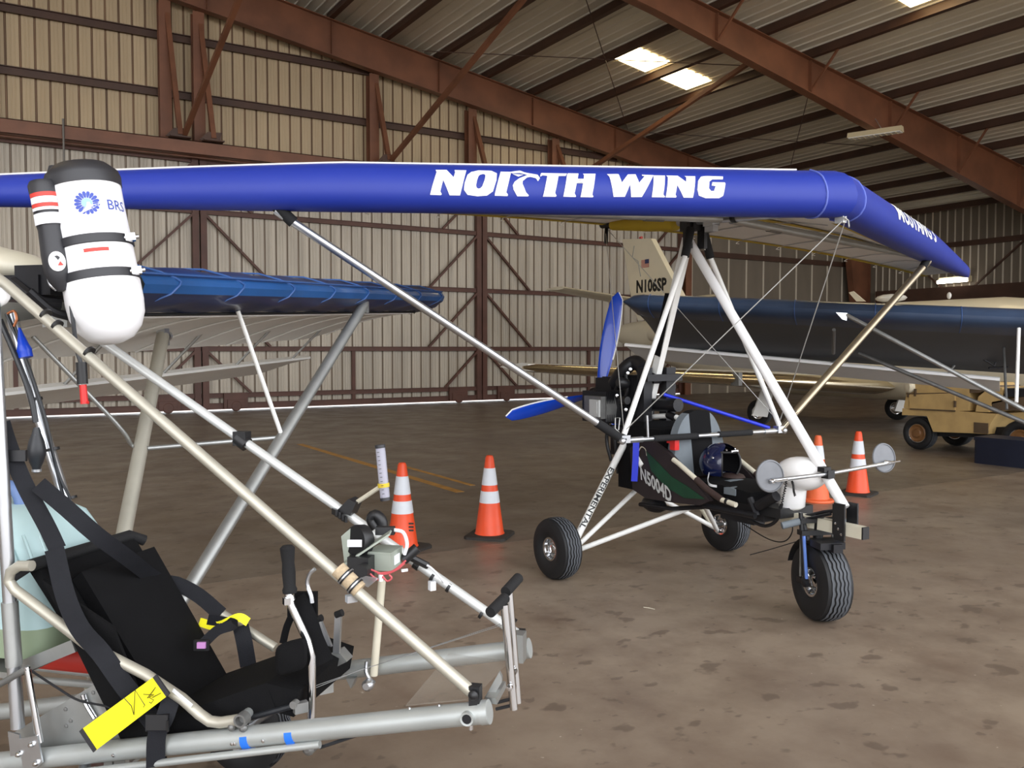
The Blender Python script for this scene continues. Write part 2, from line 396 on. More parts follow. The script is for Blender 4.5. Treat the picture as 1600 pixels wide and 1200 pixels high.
# ------------------------------------------------------------------ sliding doors
LEAF = [(-11.95, -3.55), (-3.53, 4.85), (4.87, 13.22), (13.24, 21.55)]
RAILS = [.135, .42, 1.65, 3.45, 5.2]
for i, (x0, x1) in enumerate(LEAF):
    d = thing('door_%d' % (i + 1), kind='structure', loc=((x0 + x1) / 2, YW - .05, 0))
    n = 9; w = (x1 - x0) / n; first = None
    for k in range(n):
        if first is None: first = part('door_sheet', sheet(x0, x0 + w, .07, lambda q: 6.62, YW + .02), ['door_sheet', 'door_rib'], d, smooth=20, fix=False)
        else: copy_part(first, d, (w * k, 0, 0))
    for xs_ in (x0 + .09, x1 - .09):
        b = MB(); b.box((xs_, YW - .08, 3.32), (.16, .14, 6.46)); part('stile', b, 'rust_door', d)
        for s in (-1, 1):
            if not (x0 < xs_ + s * 1.0 < x1): continue
            for za, zb in zip(RAILS[1:], RAILS[2:] + [6.5]):
                b = MB(); wd_ = min(1.75, (zb - za) * .95)
                b.bar((xs_ + s * .06, YW - .1, zb - .08), (xs_ + s * wd_, YW - .1, za + .06), .06, .09, (0, 1, 0)); part('knee_brace', b, 'rust_door', d)
            b = MB(); b.box((xs_ + s * .75, YW - .14, .27), (.62, .1, .42)); b.box((xs_ + s * .75, YW - .2, .2), (.45, .06, .22)); b.lathe((xs_ + s * .75, YW - .24, .14), (0, 1, 0), [(.12, 0), (.14, .02), (.14, .06), (.12, .08)], 14)
            part('wheel_housing', b, 'rust_door', d)
    for z in RAILS + [6.5]:
        b = MB(); h = .12 if z > .3 else .16
        b.box(((x0 + x1) / 2, YW - .06, z), (x1 - x0, .09, h)); b.box(((x0 + x1) / 2, YW - .1, z + h / 2), (x1 - x0, .08, .012)); part('rail', b, 'rust_door', d)
    for xs_ in (x0 + (x1 - x0) * .5,):
        b = MB(); b.box((xs_, YW - .05, .9), (.1, .08, 1.4)); part('mullion_post', b, 'rust_door', d)

# ------------------------------------------------------------------ side wall
ws = thing('wall_side', kind='structure', loc=(XS, 8, 0))
def sheet_side(y0, y1):
    b = sheet(y0, y1, 0, lambda q: zr(XS) + .25, 0, minor=False, n=3, depth=-.03, rw=.06)
    b.v = [V((XS - p.y * -1 if False else XS + p.y, p.x, p.z)) for p in b.v]; return b
first = part('wall_sheet', sheet_side(YW - .92, YW), ['dark_sheet', 'pale_rib'], ws, smooth=20, fix=False)
for k in range(1, 30): copy_part(first, ws, (0, -.92 * k, 0))
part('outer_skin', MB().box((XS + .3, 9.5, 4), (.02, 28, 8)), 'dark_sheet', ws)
for z in (5.6, 3.4, 1.4):
    b = MB(); b.box((XS - .06, 9.5, z), (.06, 27.5, .2)); b.box((XS - .1, 9.5, z - .09), (.08, 27.5, .02)); part('girt', b, 'rust_dark', ws)
for y in (23.05, 15.1, 7.1):                                # tapered frame columns under the rafters
    b = MB(); zt = zr(XS - .5) - .1
    b.prism([(XS - .45, y - .01, 0), (XS - .12, y - .01, 0), (XS - .12, y - .01, zt), (XS - 1.5, y - .01, zt), (XS - 1.5, y - .01, zt - .6)], (0, .02, 0))
    b.prism([(XS - .45, y - .14, 0), (XS - 1.5, y - .14, zt - .6), (XS - 1.53, y - .14, zt - .6), (XS - .48, y - .14, 0)], (0, .28, 0)); b.box((XS - .12, y, zt / 2), (.02, .28, zt))
    part('frame_column', b, 'rust_steel', ws)
for (ya, yb) in ((22.8, 15.4), (14.8, 7.4)):
    b = MB(); b.bar((XS - .15, ya, .3), (XS - .15, yb, 6.6), .06, .06, (1, 0, 0)); b.bar((XS - .15, yb, .3), (XS - .15, ya, 6.6), .06, .06, (1, 0, 0)); part('cross_brace', b, 'rust_dark', ws)
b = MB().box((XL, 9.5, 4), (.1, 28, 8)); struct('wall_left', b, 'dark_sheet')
# ------------------------------------------------------------------ materials of the aircraft
mat('white_paint', srgb(240, 240, 236), 0.35, 0, 0.05, 5)
mat('white_gloss', srgb(246, 246, 246), 0.25, 0, coat=.3)
mat('cream_tube', srgb(214, 208, 188), 0.4, 0, 0.08, 6)
mat('alu', srgb(205, 208, 212), 0.28, 0.9, 0.1, 10)
mat('alu_dull', srgb(176, 178, 176), 0.42, 0.75, 0.2, 7)
mat('alu_bronze', srgb(176, 162, 138), 0.32, 0.85, 0.15, 4)
mat('chrome', srgb(225, 226, 228), 0.12, 1.0)
mat('steel', srgb(134, 134, 132), 0.48, 0.6, 0.25, 12)
mat('black_plastic', srgb(26, 26, 28), 0.42)
mat('black_foam', srgb(20, 20, 22), 0.85, bump=.2, bscale=300)
mat('black_cloth', srgb(13, 13, 15), 0.85, 0, 0.2, 20, .15, 200, spec=.2)
mat('webbing', srgb(26, 27, 32), 0.75, 0, 0.15, 30, .2, 400, spec=.25)
mat('grey_cloth', srgb(110, 118, 124), 0.75, 0, 0.1, 15, .15, 200)
mat('pod_cloth', srgb(40, 30, 32), 0.65, 0, 0.3, 6)
mat('green_cloth', srgb(14, 66, 42), 0.6, 0, 0.35, 6)
mat('rubber', srgb(24, 24, 26), 0.65, 0, 0.2, 8)
mat('tread', srgb(84, 87, 92), 0.8, 0, 0.25, 10)
mat('sail_blue', srgb(27, 50, 152), 0.55, 0, 0.06, 2, .15, 5)
mat('seam_blue', srgb(96, 112, 196), 0.6)
mat('sail_white', srgb(238, 236, 230), 0.6, 0, 0.06, 2)
mat('sail_under', srgb(244, 242, 236), 0.65, 0, 0.08, 2)
mat('sail_yellow', srgb(206, 178, 48), 0.6, 0, 0.1, 4)
mat('letter_white', srgb(250, 250, 250), 0.5)
mat('letter_grey', srgb(190, 192, 190), 0.5)
mat('letter_black', srgb(16, 16, 16), 0.5)
mat('prop_blue', srgb(10, 66, 190), 0.25, 0, 0.05, 3, coat=.4)
mat('tube_blue', srgb(34, 52, 200), 0.35)
mat('spring_blue', srgb(110, 145, 225), 0.3, .3)
mat('navy_gloss', srgb(16, 24, 58), 0.2, coat=.6)
mat('red_plastic', srgb(205, 40, 38), 0.4)
mat('wire', srgb(196, 196, 192), 0.4, .5)
mat('engine_dark', srgb(34, 34, 38), 0.45, .3, 0.3, 15)
mat('mirror_back', srgb(118, 120, 124), 0.5, .3, 0.15, 10)
mat('brown_cloth', srgb(58, 42, 38), 0.7, 0, .2, 10)
mat('pale_fabric', srgb(196, 196, 196), 0.7)

def tire(c, axis, R, W, rim, parent, name='wheel', n=120):
    """tyre with wavy tread ribs, hub and rim; axis points to the side seen"""
    c = V(c); a = V(axis).normalized(); u = Z3 - a * a.z; u.normalize(); w = a.cross(u)
    h = W / 2
    prof = [(rim, -h * .72), (rim + .01, -h * .86), (rim + (R - rim) * .35, -h * 1.0), (rim + (R - rim) * .62, -h * .98), (R * .93, -h * .84)]
    nr = 9; tr = []
    for k in range(nr):
        x = -h * .66 + 2 * h * .66 * k / (nr - 1)
        top = R - .012 * (x / h) ** 2 * 2
        tr.append((top - (.0 if k % 2 == 0 else .0), x, k))
    b = MB(); rows = []
    def row(r, x, wav):
        return [(r, x + wav * math.sin(2 * math.pi * 26 * i / n * 0 + i * 2 * math.pi / 4.0)) for i in range(n)]
    full = [(r, x, 0, 0) for r, x in prof]
    g = .007
    for k in range(5):                       # five ribs with grooves between
        x0 = -h * .68 + 2 * h * .68 * k / 5; x1 = -h * .68 + 2 * h * .68 * (k + 1) / 5
        rr = R - .02 * abs((x0 + x1) / 2 / h) ** 2
        full += [(rr - .007, x0 + .004, 1, 0), (rr, x0 + .005, 1, 1), (rr, x1 - .005, 1, 0), (rr - .007, x1 - .004, 1, 0)]
    full += [(r, -x, 0, 0) for r, x in prof[::-1]]
    vs = []; fs = []; ms = []
    for r, x, wv, _ in full:
        for i in range(n):
            t = 2 * math.pi * i / n; xx = x + (wv * .0035 * math.sin(i * math.pi / 2.5)) * (1 if abs(x) < h * .62 else .3)
            vs.append(c + a * xx + (u * math.cos(t) + w * math.sin(t)) * r)
    for k in range(len(full) - 1):
        for i in range(n):
            fs.append((k * n + i, k * n + (i + 1) % n, (k + 1) * n + (i + 1) % n, (k + 1) * n + i)); ms.append(1 if full[k][3] else 0)
    b.add(vs, fs); b.m = ms
    o = part(name, b, ['rubber', 'tread'], parent, smooth=35, fix=False)
    r_ = MB()
    r_.lathe(c, a, [(rim * 1.02, -h * .74), (rim * 1.04, h * .70), (rim * 1.02, h * .80), (rim * .88, h * .78), (rim * .80, h * .35), (rim * .55, h * .28), (rim * .42, h * .5), (rim * .3, h * .55), (.001, h * .55)], 28)
    part('rim', r_, 'chrome', o)
    for k in range(5):
        t = 2 * math.pi * k / 5; q = MB(); q.lathe(c + a * (h * .28) + (u * math.cos(t) + w * math.sin(t)) * rim * .66, a, [(.009, 0), (.009, .014), (.001, .016)], 6); part('bolt', q, 'steel', o)
    return o
def pipe(name, pts, r, m, parent, n=10): return part(name, MB().tube(pts, r, n), m, parent)
TX = 4.33
def cp(x, y, X=TX): return hit(x, y, (X, 0, 0), (1, 0, 0))
def mir(p): return V((2 * TX - p[0], p[1], p[2]))

tk = thing('ultralight_trike', 'white framed ultralight trike with blue wing lettered NORTH WING on concrete floor', 'ultralight', (TX, 5.07, 0))
# ---- wing
NOSE = V((TX, 3.30, 2.425)); LEN = 5.3
PRO = [(.17, .02), (.10, .0), (.03, .0), (-.02, .025), (-.05, .07), (-.055, .12), (-.042, .17), (-.010, .22), (.04, .255), (.11, .28)]
ANG = {-1: math.radians(27), 1: math.radians(24)}
def le_dir(sg): a = ANG[sg]; return V((sg * math.cos(a), math.sin(a), 0)), V((-sg * math.sin(a), math.cos(a), 0))
def kt(t): return 1.0 - .5 * max(0, (t - 2.9) / (LEN - 2.9)) ** 1.15
def le_pt(sg, t, u, off=0.0):               # u 0..1 round the pocket from rear underside to rear top
    d, r = le_dir(sg); k = kt(t); f = u * (len(PRO) - 1); i = min(int(f), len(PRO) - 2); f -= i
    y = PRO[i][0] * (1 - f) + PRO[i + 1][0] * f; z = PRO[i][1] * (1 - f) + PRO[i + 1][1] * f
    dy = PRO[i + 1][0] - PRO[i][0]; dz = PRO[i + 1][1] - PRO[i][1]; l = math.hypot(dy, dz)
    ny, nz = -dz / l, dy / l                 # outward normal of the pocket section
    e = max(0, t - LEN + .12) / .12
    k *= math.sqrt(max(0.02, 1 - e * e)) if e > 0 else 1
    b = min(1, t / .35); rr = r * b + Y3 * (1 - b)
    p = NOSE + d * t + rr * (y * k) + Z3 * (z * k)
    return p + (rr * ny + Z3 * nz) * off
def te_pt(sg, t):
    s = t / LEN; return V((TX + sg * 4.72 * s, 5.62 + .28 * s - .12 * math.sin(math.pi * s), 2.665 - .05 * s - .14 * s * s))
sail = None
for sg, nm in ((-1, 'right'), (1, 'left')):
    b = MB().grid(lambda a, u: le_pt(sg, a * LEN, u), 40, 18)
    o = part('leading_edge_pocket', b, 'sail_blue', tk, fix=False)
    if sg == -1: lep = o
    else: lep_p = o
    def up_s(a, v):
        p = le_pt(sg, a * LEN, .985, -.004); q = te_pt(sg, a * LEN); return p.lerp(q, v) + Z3 * (math.sin(math.pi * v ** .7) * .07 * (1 - .6 * a))
    def lo_s(a, v):
        p = le_pt(sg, a * LEN, .06, -.004); q = te_pt(sg, a * LEN) - Z3 * .006; return p.lerp(q, v) + Z3 * (math.sin(math.pi * v ** .8) * .10 * (1 - .5 * a))
    part('upper_sail', MB().grid(up_s, 30, 10), 'sail_white', tk, fix=False)
    lo = part('lower_sail', MB().grid(lo_s, 30, 10), 'sail_under', tk, fix=False)
    # yellow bands: along the trailing edge and behind the pocket
    part('trailing_band', MB().grid(lambda a, v: te_pt(sg, a * LEN) + V((0, -.055 + .06 * v, -.012 - .002 * v)), 30, 1), 'sail_yellow', lo)
    part('yellow_band', MB().grid(lambda a, v: lo_s(.12 + .5 * a, .02 + .07 * v) - Z3 * .006, 20, 2), 'sail_yellow', lo)
    part('yellow_panel', MB().grid(lambda a, v: lo_s(.05 + .55 * a, (.50 - .42 * a) + .07 * v) - Z3 * .008, 20, 2), 'sail_yellow', lo)
    for k in range(8):
        a = .06 + .115 * k; pts = [lo_s(a + .03 * v / 6, v / 6) - Z3 * .006 for v in range(1, 7)]
        pipe('batten', pts, .005, 'pale_fabric', lo, 6)
        e = te_pt(sg, a * LEN + .16); part('batten_string', MB().tube([e + V((0, 0, -.012)), e + V((.01, .05, -.03)), e + V((.03, .03, -.035))], .004, 5), 'sail_white', lo)
    part('edge_piping', MB().tube([le_pt(sg, LEN * k / 40, 1.0, .004) for k in range(2, 40)], .0055, 6), 'sail_white', tk)
    part('nose_seam', MB().tube([le_pt(sg, .17, k / 14, .003) for k in range(15)], .006, 6), 'seam_blue', tk)
    # cross tube, hinge at the keel
    d, r = le_dir(sg); xt = NOSE + d * 3.2 + r * .12 + Z3 * .05
    ct = pipe('cross_tube', [V((TX + sg * .05, 4.28, 2.53)), xt], .03, 'alu_dull', tk)
    m_ = V((TX, 4.28, 2.53)).lerp(xt, .17); pipe('cross_tube_sleeve', [m_, m_.lerp(xt, .06)], .034, 'steel', ct)
# nose fairing closing the two pockets
# lettering on the leading edges
def t_of(px): 
    k = math.tan(YAW + math.atan((px - 800) / F)); d, _ = le_dir(-1)
    p0 = NOSE + le_dir(-1)[1] * -.03
    return (p0.x - k * p0.y) / (k * d.y - d.x)
def on_le(px, py):
    h = (333 - py) / (333 - 270) * .268; i = 2
    while i < len(PRO) - 2 and PRO[i + 1][1] < h: i += 1
    f = (h - PRO[i][1]) / (PRO[i + 1][1] - PRO[i][1]); return le_pt(-1, t_of(px), (i + f) / (len(PRO) - 1), .0035)
A_ = lambda pts: [(665 + x / 6.667, 270 + y / 6.667) for x, y in pts]
B_ = lambda pts: [(900 + x / 6.667, 270 + y / 6.667) for x, y in pts]
GLY = {
 'letter_n': [A_([(110,70),(225,68),(297,140),(313,92),(308,68),(430,70),(362,298),(255,298),(190,165),(160,265),(175,290),(165,298),(55,296),(60,275),(122,90)])],
 'letter_r': [A_([(785,78),(893,78),(838,265),(855,285),(850,298),(720,296),(722,275),(755,165)]), A_([(890,78),(985,62),(1030,80),(1070,88),(1165,102),(1188,135),(1165,165),(1145,138),(1090,125),(1055,132),(1008,165),(1005,190),(1040,262),(1070,290),(1060,298),(950,298),(912,240),(905,205),(925,172),(975,140),(1060,106),(985,88),(900,92)]), A_([(905,98),(1020,104),(965,124)])],
 'letter_t': [A_([(1205,85),(1470,85),(1455,110),(1380,112),(1340,265),(1355,290),(1345,298),(1215,298),(1222,275),(1265,112),(1215,108),(1190,122),(1198,95)])],
 'letter_h': [A_([(1470,100),(1480,83),(1590,83),(1577,135),(1640,135),(1628,178),(1563,178),(1540,265),(1555,290),(1550,298),(1425,296),(1430,270)]), B_([(70,85),(200,83),(155,275),(168,290),(160,298),(35,298),(40,275),(62,178),(0,178),(0,135),(72,135),(80,100)])],
 'letter_w': [B_([(318,85),(425,82),(440,85),(462,165),(535,85),(615,82),(640,165),(705,100),(680,95),(680,85),(800,88),(665,290),(555,292),(545,180),(490,290),(375,292),(368,260),(340,110)])],
 'letter_i': [B_([(800,90),(918,90),(885,265),(905,285),(895,290),(768,290),(770,270)])],
 'letter_n ': [B_([(930,90),(1050,90),(1125,150),(1135,105),(1120,92),(1230,92),(1190,290),(1095,290),(1030,180),(1010,265),(1022,280),(1015,290),(910,290),(915,265),(945,105)])],
 'letter_g': [B_([(1518,90),(1510,120),(1400,122),(1365,145),(1355,205),(1375,230),(1405,230),(1425,185),(1385,180),(1395,150),(1525,150),(1528,165),(1500,270),(1460,290),(1320,292),(1250,270),(1235,220),(1250,140),(1290,95),(1340,88)])]}
def dense(vs2, fs2, cuts=3):                # subdivide flat lettering so that it can follow a curved surface
    import bmesh
    bm = bmesh.new(); vv = [bm.verts.new((p[0], p[1], 0)) for p in vs2]
    for f in fs2:
        try: bm.faces.new([vv[i] for i in f])
        except ValueError: pass
    bm.normal_update(); bmesh.ops.triangulate(bm, faces=bm.faces[:]); bmesh.ops.subdivide_edges(bm, edges=bm.edges[:], cuts=cuts, use_grid_fill=True)
    bm.verts.index_update(); out = [(q.co.x, q.co.y) for q in bm.verts], [tuple(q.index for q in f.verts) for f in bm.faces]; bm.free(); return out
for nm, polys in GLY.items():
    b = MB()
    for pl_ in polys:
        v2, f2 = dense(pl_, [tuple(range(len(pl_)))]); b.add([on_le(*q) for q in v2], f2)
    part(nm.strip(), b, 'letter_white', lep, smooth=0)
oo = A_([(480,85),(560,68),(690,70),(745,95),(738,160),(700,260),(640,296),(540,303),(440,292),(403,250),(410,190),(440,115)]); oi = A_([(570,112),(598,104),(618,106),(626,118),(618,155),(590,220),(572,234),(552,238),(532,230),(527,210),(538,165),(555,125)])
v2, f2 = dense(oo + oi, [(i, (i + 1) % 12, 12 + (i + 1) % 12, 12 + i) for i in range(12)]); b = MB().add([on_le(*q) for q in v2], f2); part('letter_o', b, 'letter_white', lep, smooth=0)
vs_, fs_ = text_geo('MUSTANG 3', 1.0, .03, .3)
w_ = max(p[0] for p in vs_); h_ = max(p[1] for p in vs_)
vs_, fs_ = dense(vs_, fs_, 2); b = MB().add([le_pt(1, 1.95 + p[0] / w_ * .85, .68 + p[1] / h_ * .17, .004) for p in vs_], fs_); part('lettering', b, 'letter_white', lep_p, smooth=0)
# keel, hang block
pipe('keel_tube', [(TX, 3.42, 2.475), (TX, 4.75, 2.565)], .026, 'alu', tk, 14)
pipe('keel_sleeve', [(TX, 4.78, 2.56), (TX, 5.05, 2.585), (TX, 5.52, 2.64)], [.05, .05, .04], 'sail_yellow', tk, 14)
b = MB().tube([(TX, 5.5, 2.64), (TX, 5.66, 2.66)], .03, 12).tube([(TX, 5.6, 2.63), (TX - .02, 5.58, 2.58), (TX - .03, 5.57, 2.5)], .016, 8); part('keel_end_fitting', b, 'black_plastic', tk)
b = MB().box((TX, 4.62, 2.55), (.09, .14, .12)).box((TX - .05, 4.6, 2.46), (.03, .07, .2)).box((TX + .05, 4.56, 2.46), (.03, .07, .2)).tube([(TX - .07, 4.6, 2.55), (TX + .07, 4.6, 2.55)], .02, 10); part('hang_block', b, 'black_plastic', tk)
part('keel_clamp', MB().box((TX, 4.42, 2.55), (.07, .09, .10)).box((TX, 4.42, 2.49), (.05, .08, .06)), 'alu', tk)
b = MB().lathe((TX, 4.18, 2.53), (0, 1, .07), [(.034, 0), (.036, .01), (.036, .03), (.034, .04)], 14); part('keel_ring', b, 'black_plastic', tk)
# control frame
CS, CPt = V((3.60, 4.46, 1.045)), V((5.06, 4.44, 1.04))
for cn, sg in ((CS, -1), (CPt, 1)):
    top = V((TX + sg * .06, 4.56, 2.42))
    leg = pipe('control_frame_leg', [top, cn + V((0, 0, .04))], .019, 'white_paint', tk, 12)
    pipe('leg_sleeve', [top + V((0, 0, .08)), top.lerp(cn, .09)], .030, 'black_foam', leg, 12)
    b = MB().box(cn + V((0, 0, .01)), (.07, .05, .05)).tube([cn + V((-.05 * sg, 0, 0)), cn + V((-.16 * sg, 0, 0))], .02, 10).ball(cn + V((sg * .03, -.02, 0)), .025, 8, 6); part('corner_bracket', b, 'alu', leg)
bb = pipe('base_bar', [CS, CPt], .015, 'alu', tk, 12)
for a, c in ((.17, .44), (.58, .80)): pipe('foam_grip', [CS.lerp(CPt, a), CS.lerp(CPt, c)], .022, 'black_foam', bb, 12)
pipe('bar_peg', [CS.lerp(CPt, .14), CS.lerp(CPt, .14) + V((-.01, 0, .16))], .008, 'alu', bb, 8)
# wing struts
for cn, sg, m_ in ((CS, -1, 'alu'), (CPt, 1, 'alu_bronze')):
    d, r = le_dir(sg); e = NOSE + d * (3.3 if sg < 0 else 3.1) + r * .06 + Z3 * .0
    st = pipe('wing_strut', [cn, e], .024 if sg < 0 else .03, m_, tk, 14)
    pipe('strut_sleeve', [cn, cn.lerp(e, .09)], .03, 'black_foam', st, 12)
    pipe('strut_end', [cn.lerp(e, .955), e + Z3 * .03], .034, 'black_foam', st, 12)
# rigging wires
for cn in (CS, CPt):
    pipe('nose_wire', [cn + V((0, 0, .06)), (TX, 3.32, 2.42)], .0035, 'wire', tk, 6)
    pipe('rear_wire', [cn + V((0, 0, .06)), (TX, 5.62, 2.64)], .003, 'wire', tk, 6)
b = MB().tube([CS + V((-.02, .02, .05)), CS + V((-.05, .03, .08)), CS + V((-.05, .03, .15)), CS + V((-.02, .02, .15)), CS + V((-.03, .02, .07))], .004, 6); part('shackle', b, 'wire', tk)
part('nose_tang', MB().box((TX, 3.36, 2.41), (.03, .06, .04)).tube([(TX - .02, 3.32, 2.42), (TX + .02, 3.32, 2.40), (TX, 3.30, 2.36)], .005, 6), 'wire', tk)
# ---- mast, front tube, beam
ms = part('mast', MB().bar((TX, 4.655, 2.44), (TX, 5.08, 1.186), .05, .065, (0, 1, 0)).bar((TX, 5.08, 1.186), (TX, 5.22, .62), .05, .065, (0, 1, 0)), 'white_paint', tk)
part('mast_sleeve', MB().bar(cp(1050, 460), cp(1030, 555), .066, .082, (0, 1, 0)), 'black_cloth', ms)
part('mast_band', MB().bar(cp(1024, 582), cp(1021, 596), .08, .1, (0, 1, 0)), 'black_plastic', ms); part('mast_band', MB().bar(cp(1010, 628), cp(1007, 640), .09, .1, (0, 1, 0)), 'black_plastic', ms)
ft = pipe('front_tube', [(TX, 4.64, 2.42), (TX, 3.30, .71)], .032, 'white_gloss', tk, 16)
part('fork_plates', MB().box((TX - .045, 3.30, .63), (.012, .075, .22)).box((TX + .045, 3.28, .65), (.012, .075, .18)).box((TX, 3.345, .64), (.09, .012, .18)), 'black_plastic', ft)
bm_ = part('main_beam', MB().bar((TX, 3.16, .585), (TX, 5.3, .60), .055, .07), 'cream_tube', tk)
part('beam_cap', MB().box((TX, 3.157, .585), (.056, .01, .071)), 'black_plastic', bm_)
for k in range(3): part('bolt', MB().lathe((TX - .052, 3.28 + .02 * k, .56 + .03 * k), (-1, 0, 0), [(.008, 0), (.008, .006), (.001, .008)], 6), 'chrome', ft)
# ---- rear gear
for sg in (-1, 1):
    hb = V((TX + sg * .70, 5.08, .22))
    pipe('axle_stub', [hb, hb + V((sg * .16, 0, 0))], .016, 'steel', tk, 10)
    lg = pipe('gear_leg', [hb, V((TX + sg * .1, 5.16, 1.02))], .027, 'cream_tube' if sg > 0 else 'white_paint', tk, 14)
    pipe('drag_strut', [hb + V((0, -.02, -.02)), V((TX + sg * .03, 5.17, .56))], .018, 'white_paint', tk, 12)
    pipe('brace_strut', [hb + V((0, -.04, -.03)), V((TX + sg * .03, 4.50, .545))], .018, 'white_paint', tk, 12)
    if sg < 0: leg_s = lg; legp = (hb, V((TX - .1, 5.16, 1.02)))
    tire(hb + V((sg * .135, 0, 0)), (sg * 1.0 if sg < 0 else -1.0, 0, 0), .222, .17, .082, tk)
d_ = (legp[0] - legp[1]).normalized(); vw = (CAM - legp[0]).normalized(); yd = vw.cross(d_).normalized()
b = MB(); put_text(b, 'EXPERIMENTAL', legp[1].lerp(legp[0], .60) + yd.cross(d_) * 0 + d_.cross(yd).normalized() * .029, d_, yd, .055, .001, 0, width=.52); part('lettering', b, 'letter_black', leg_s, smooth=0)
# ---- front wheel and fork
FWD = V((-.36, -.93, 0)).normalized(); SID = V((-.93, .36, 0)).normalized(); fc = V((TX, 3.46, .235))
tire(fc, SID, .237, .19, .088, tk, 'front_wheel')
fk = part('fork_crown', MB().box(fc + V((0, .02, .30)), (.26, .06, .03), (SID, FWD, Z3)).box(fc + V((0, .03, .37)), (.25, .05, .025), (SID, FWD, Z3)).tube([fc + V((0, .03, .24)), fc + V((0, .02, .40))], .03, 12), 'black_plastic', tk)
for s in (-1, 1):
    t0 = fc + SID * (s * .115) + V((0, .03, .42)); e0 = fc + SID * (s * .105) + FWD * .0
    pipe('fork_leg', [t0, e0], .014, 'black_plastic', fk, 10)
    pipe('fork_spring', [e0.lerp(t0, .06) + FWD * .02, e0.lerp(t0, .68) + FWD * .02], .010, 'spring_blue', fk, 8)
    pipe('link_rod', [e0 + FWD * -.06 + Z3 * .02, e0 + FWD * -.06 + Z3 * .27], .007, 'steel', fk, 8)
    part('axle_block', MB().box(e0 + FWD * -.03, (.02, .12, .035), (SID, FWD, Z3)).lathe(e0, SID * s, [(.03, -.01), (.03, .012), (.015, .02)], 12), 'engine_dark', fk)
    part('foot_peg', MB().tube([fc + V((0, .03, .37)) + SID * (s * .1), fc + V((0, .05, .34)) + SID * (s * .22)], .022, 12), 'grey_cloth', fk)
part('fender', MB().grid(lambda a, v: fc + (FWD * math.cos(math.radians(165 - 95 * a)) + Z3 * math.sin(math.radians(165 - 95 * a))) * .265 + SID * ((v - .5) * .17), 14, 3), 'black_plastic', fk)
part('brake_caliper', MB().box(fc + FWD * .10 + Z3 * .25 + SID * .02, (.16, .12, .04), (SID, FWD, Z3)).box(fc + FWD * .16 + Z3 * .24, (.06, .05, .05), (SID, FWD, Z3)), 'engine_dark', fk)
part('steering_bar', MB().tube([cp(1252, 808), cp(1288, 800), cp(1316, 797)], .012, 8).tube([cp(1252, 808, 4.25), cp(1258, 830, 4.25), cp(1262, 845, 4.25)], .018, 8).tube([cp(1255, 812, 4.28), cp(1298, 803, 4.28)], .01, 8), 'engine_dark', tk)
part('front_cable', MB().tube(curve_pts([cp(1235, 805), cp(1238, 830), cp(1225, 846), cp(1200, 842), cp(1160, 818)], 24), .004, 6), 'black_plastic', tk)
part('ground_wire', MB().tube([cp(1245, 846, 4.25), cp(1205, 858, 4.2), cp(1172, 867, 4.15)], .003, 6), 'black_plastic', tk)
# ---- nose pod
nw = part('nose_pod', MB().ball((TX, 3.62, .875), (.135, .17, .105), 24, 14).loft([[V((TX + .085 * math.cos(a), 3.70 + dy + .075 * math.sin(a), z)) for a in [k * math.pi / 8 for k in range(16)]] for z, dy in ((.64, .02), (.66, -.01), (.76, -.02), (.84, -.02))]), 'white_gloss', tk, smooth=60)
part('pod_rear_panel', MB().prism([cp(1196, 800, 4.33), cp(1192, 775, 4.33), cp(1215, 752, 4.33), cp(1240, 752, 4.33), cp(1240, 790, 4.33)], (.03, 0, 0)), 'pale_fabric', nw)
for (x0, y0, x1, y1) in ((1229, 752, 1221, 790), (1238, 752, 1242, 775)): part('coil_cord', MB().tube([cp(x0 + (x1 - x0) * k / 30, y0 + (y1 - y0) * k / 30, 4.2) + V((.006 * math.cos(k * 2), .006 * math.sin(k * 2), 0)) for k in range(31)], .004, 5), 'black_plastic', nw)
part('black_hose', MB().tube(curve_pts([cp(1221, 788, 4.2), cp(1214, 812, 4.2), cp(1195, 822, 4.2), cp(1170, 812, 4.2)], 20), .011, 8), 'black_plastic', tk)
# mirrors on a cross bar
mb_ = pipe('mirror_bar', [V((3.86, 3.43, .893)), V((4.31, 3.40, .903)), V((4.95, 3.42, .925))], .012, 'alu', tk, 10)
part('bar_clamp', MB().box((TX - .02, 3.405, .90), (.06, .05, .05)).box((TX - .05, 3.41, .93), (.06, .05, .03)), 'black_plastic', mb_)
for p, nrm in ((V((3.87, 3.46, .915)), V((-.22, -.97, .1))), (V((4.89, 3.44, .955)), V((-.15, -.98, .15)))):
    nrm.normalize(); q = part('mirror', MB().lathe(p, nrm, [(.001, .006), (.084, .004), (.086, .009), (.093, .007), (.096, 0), (.094, -.004), (.001, -.005)], 32), 'mirror_back', mb_)
    part('mirror_bracket', MB().tube([p + nrm * .02 + V((-.02, 0, -.02)), p + nrm * .05 + V((.02, 0, -.03)), p + nrm * .03 + V((.1, -.02, -.025))], .006, 6).lathe(p + nrm * .015 + V((0, 0, -.03)), nrm, [(.014, 0), (.012, .02), (.001, .025)], 10), 'chrome', q)
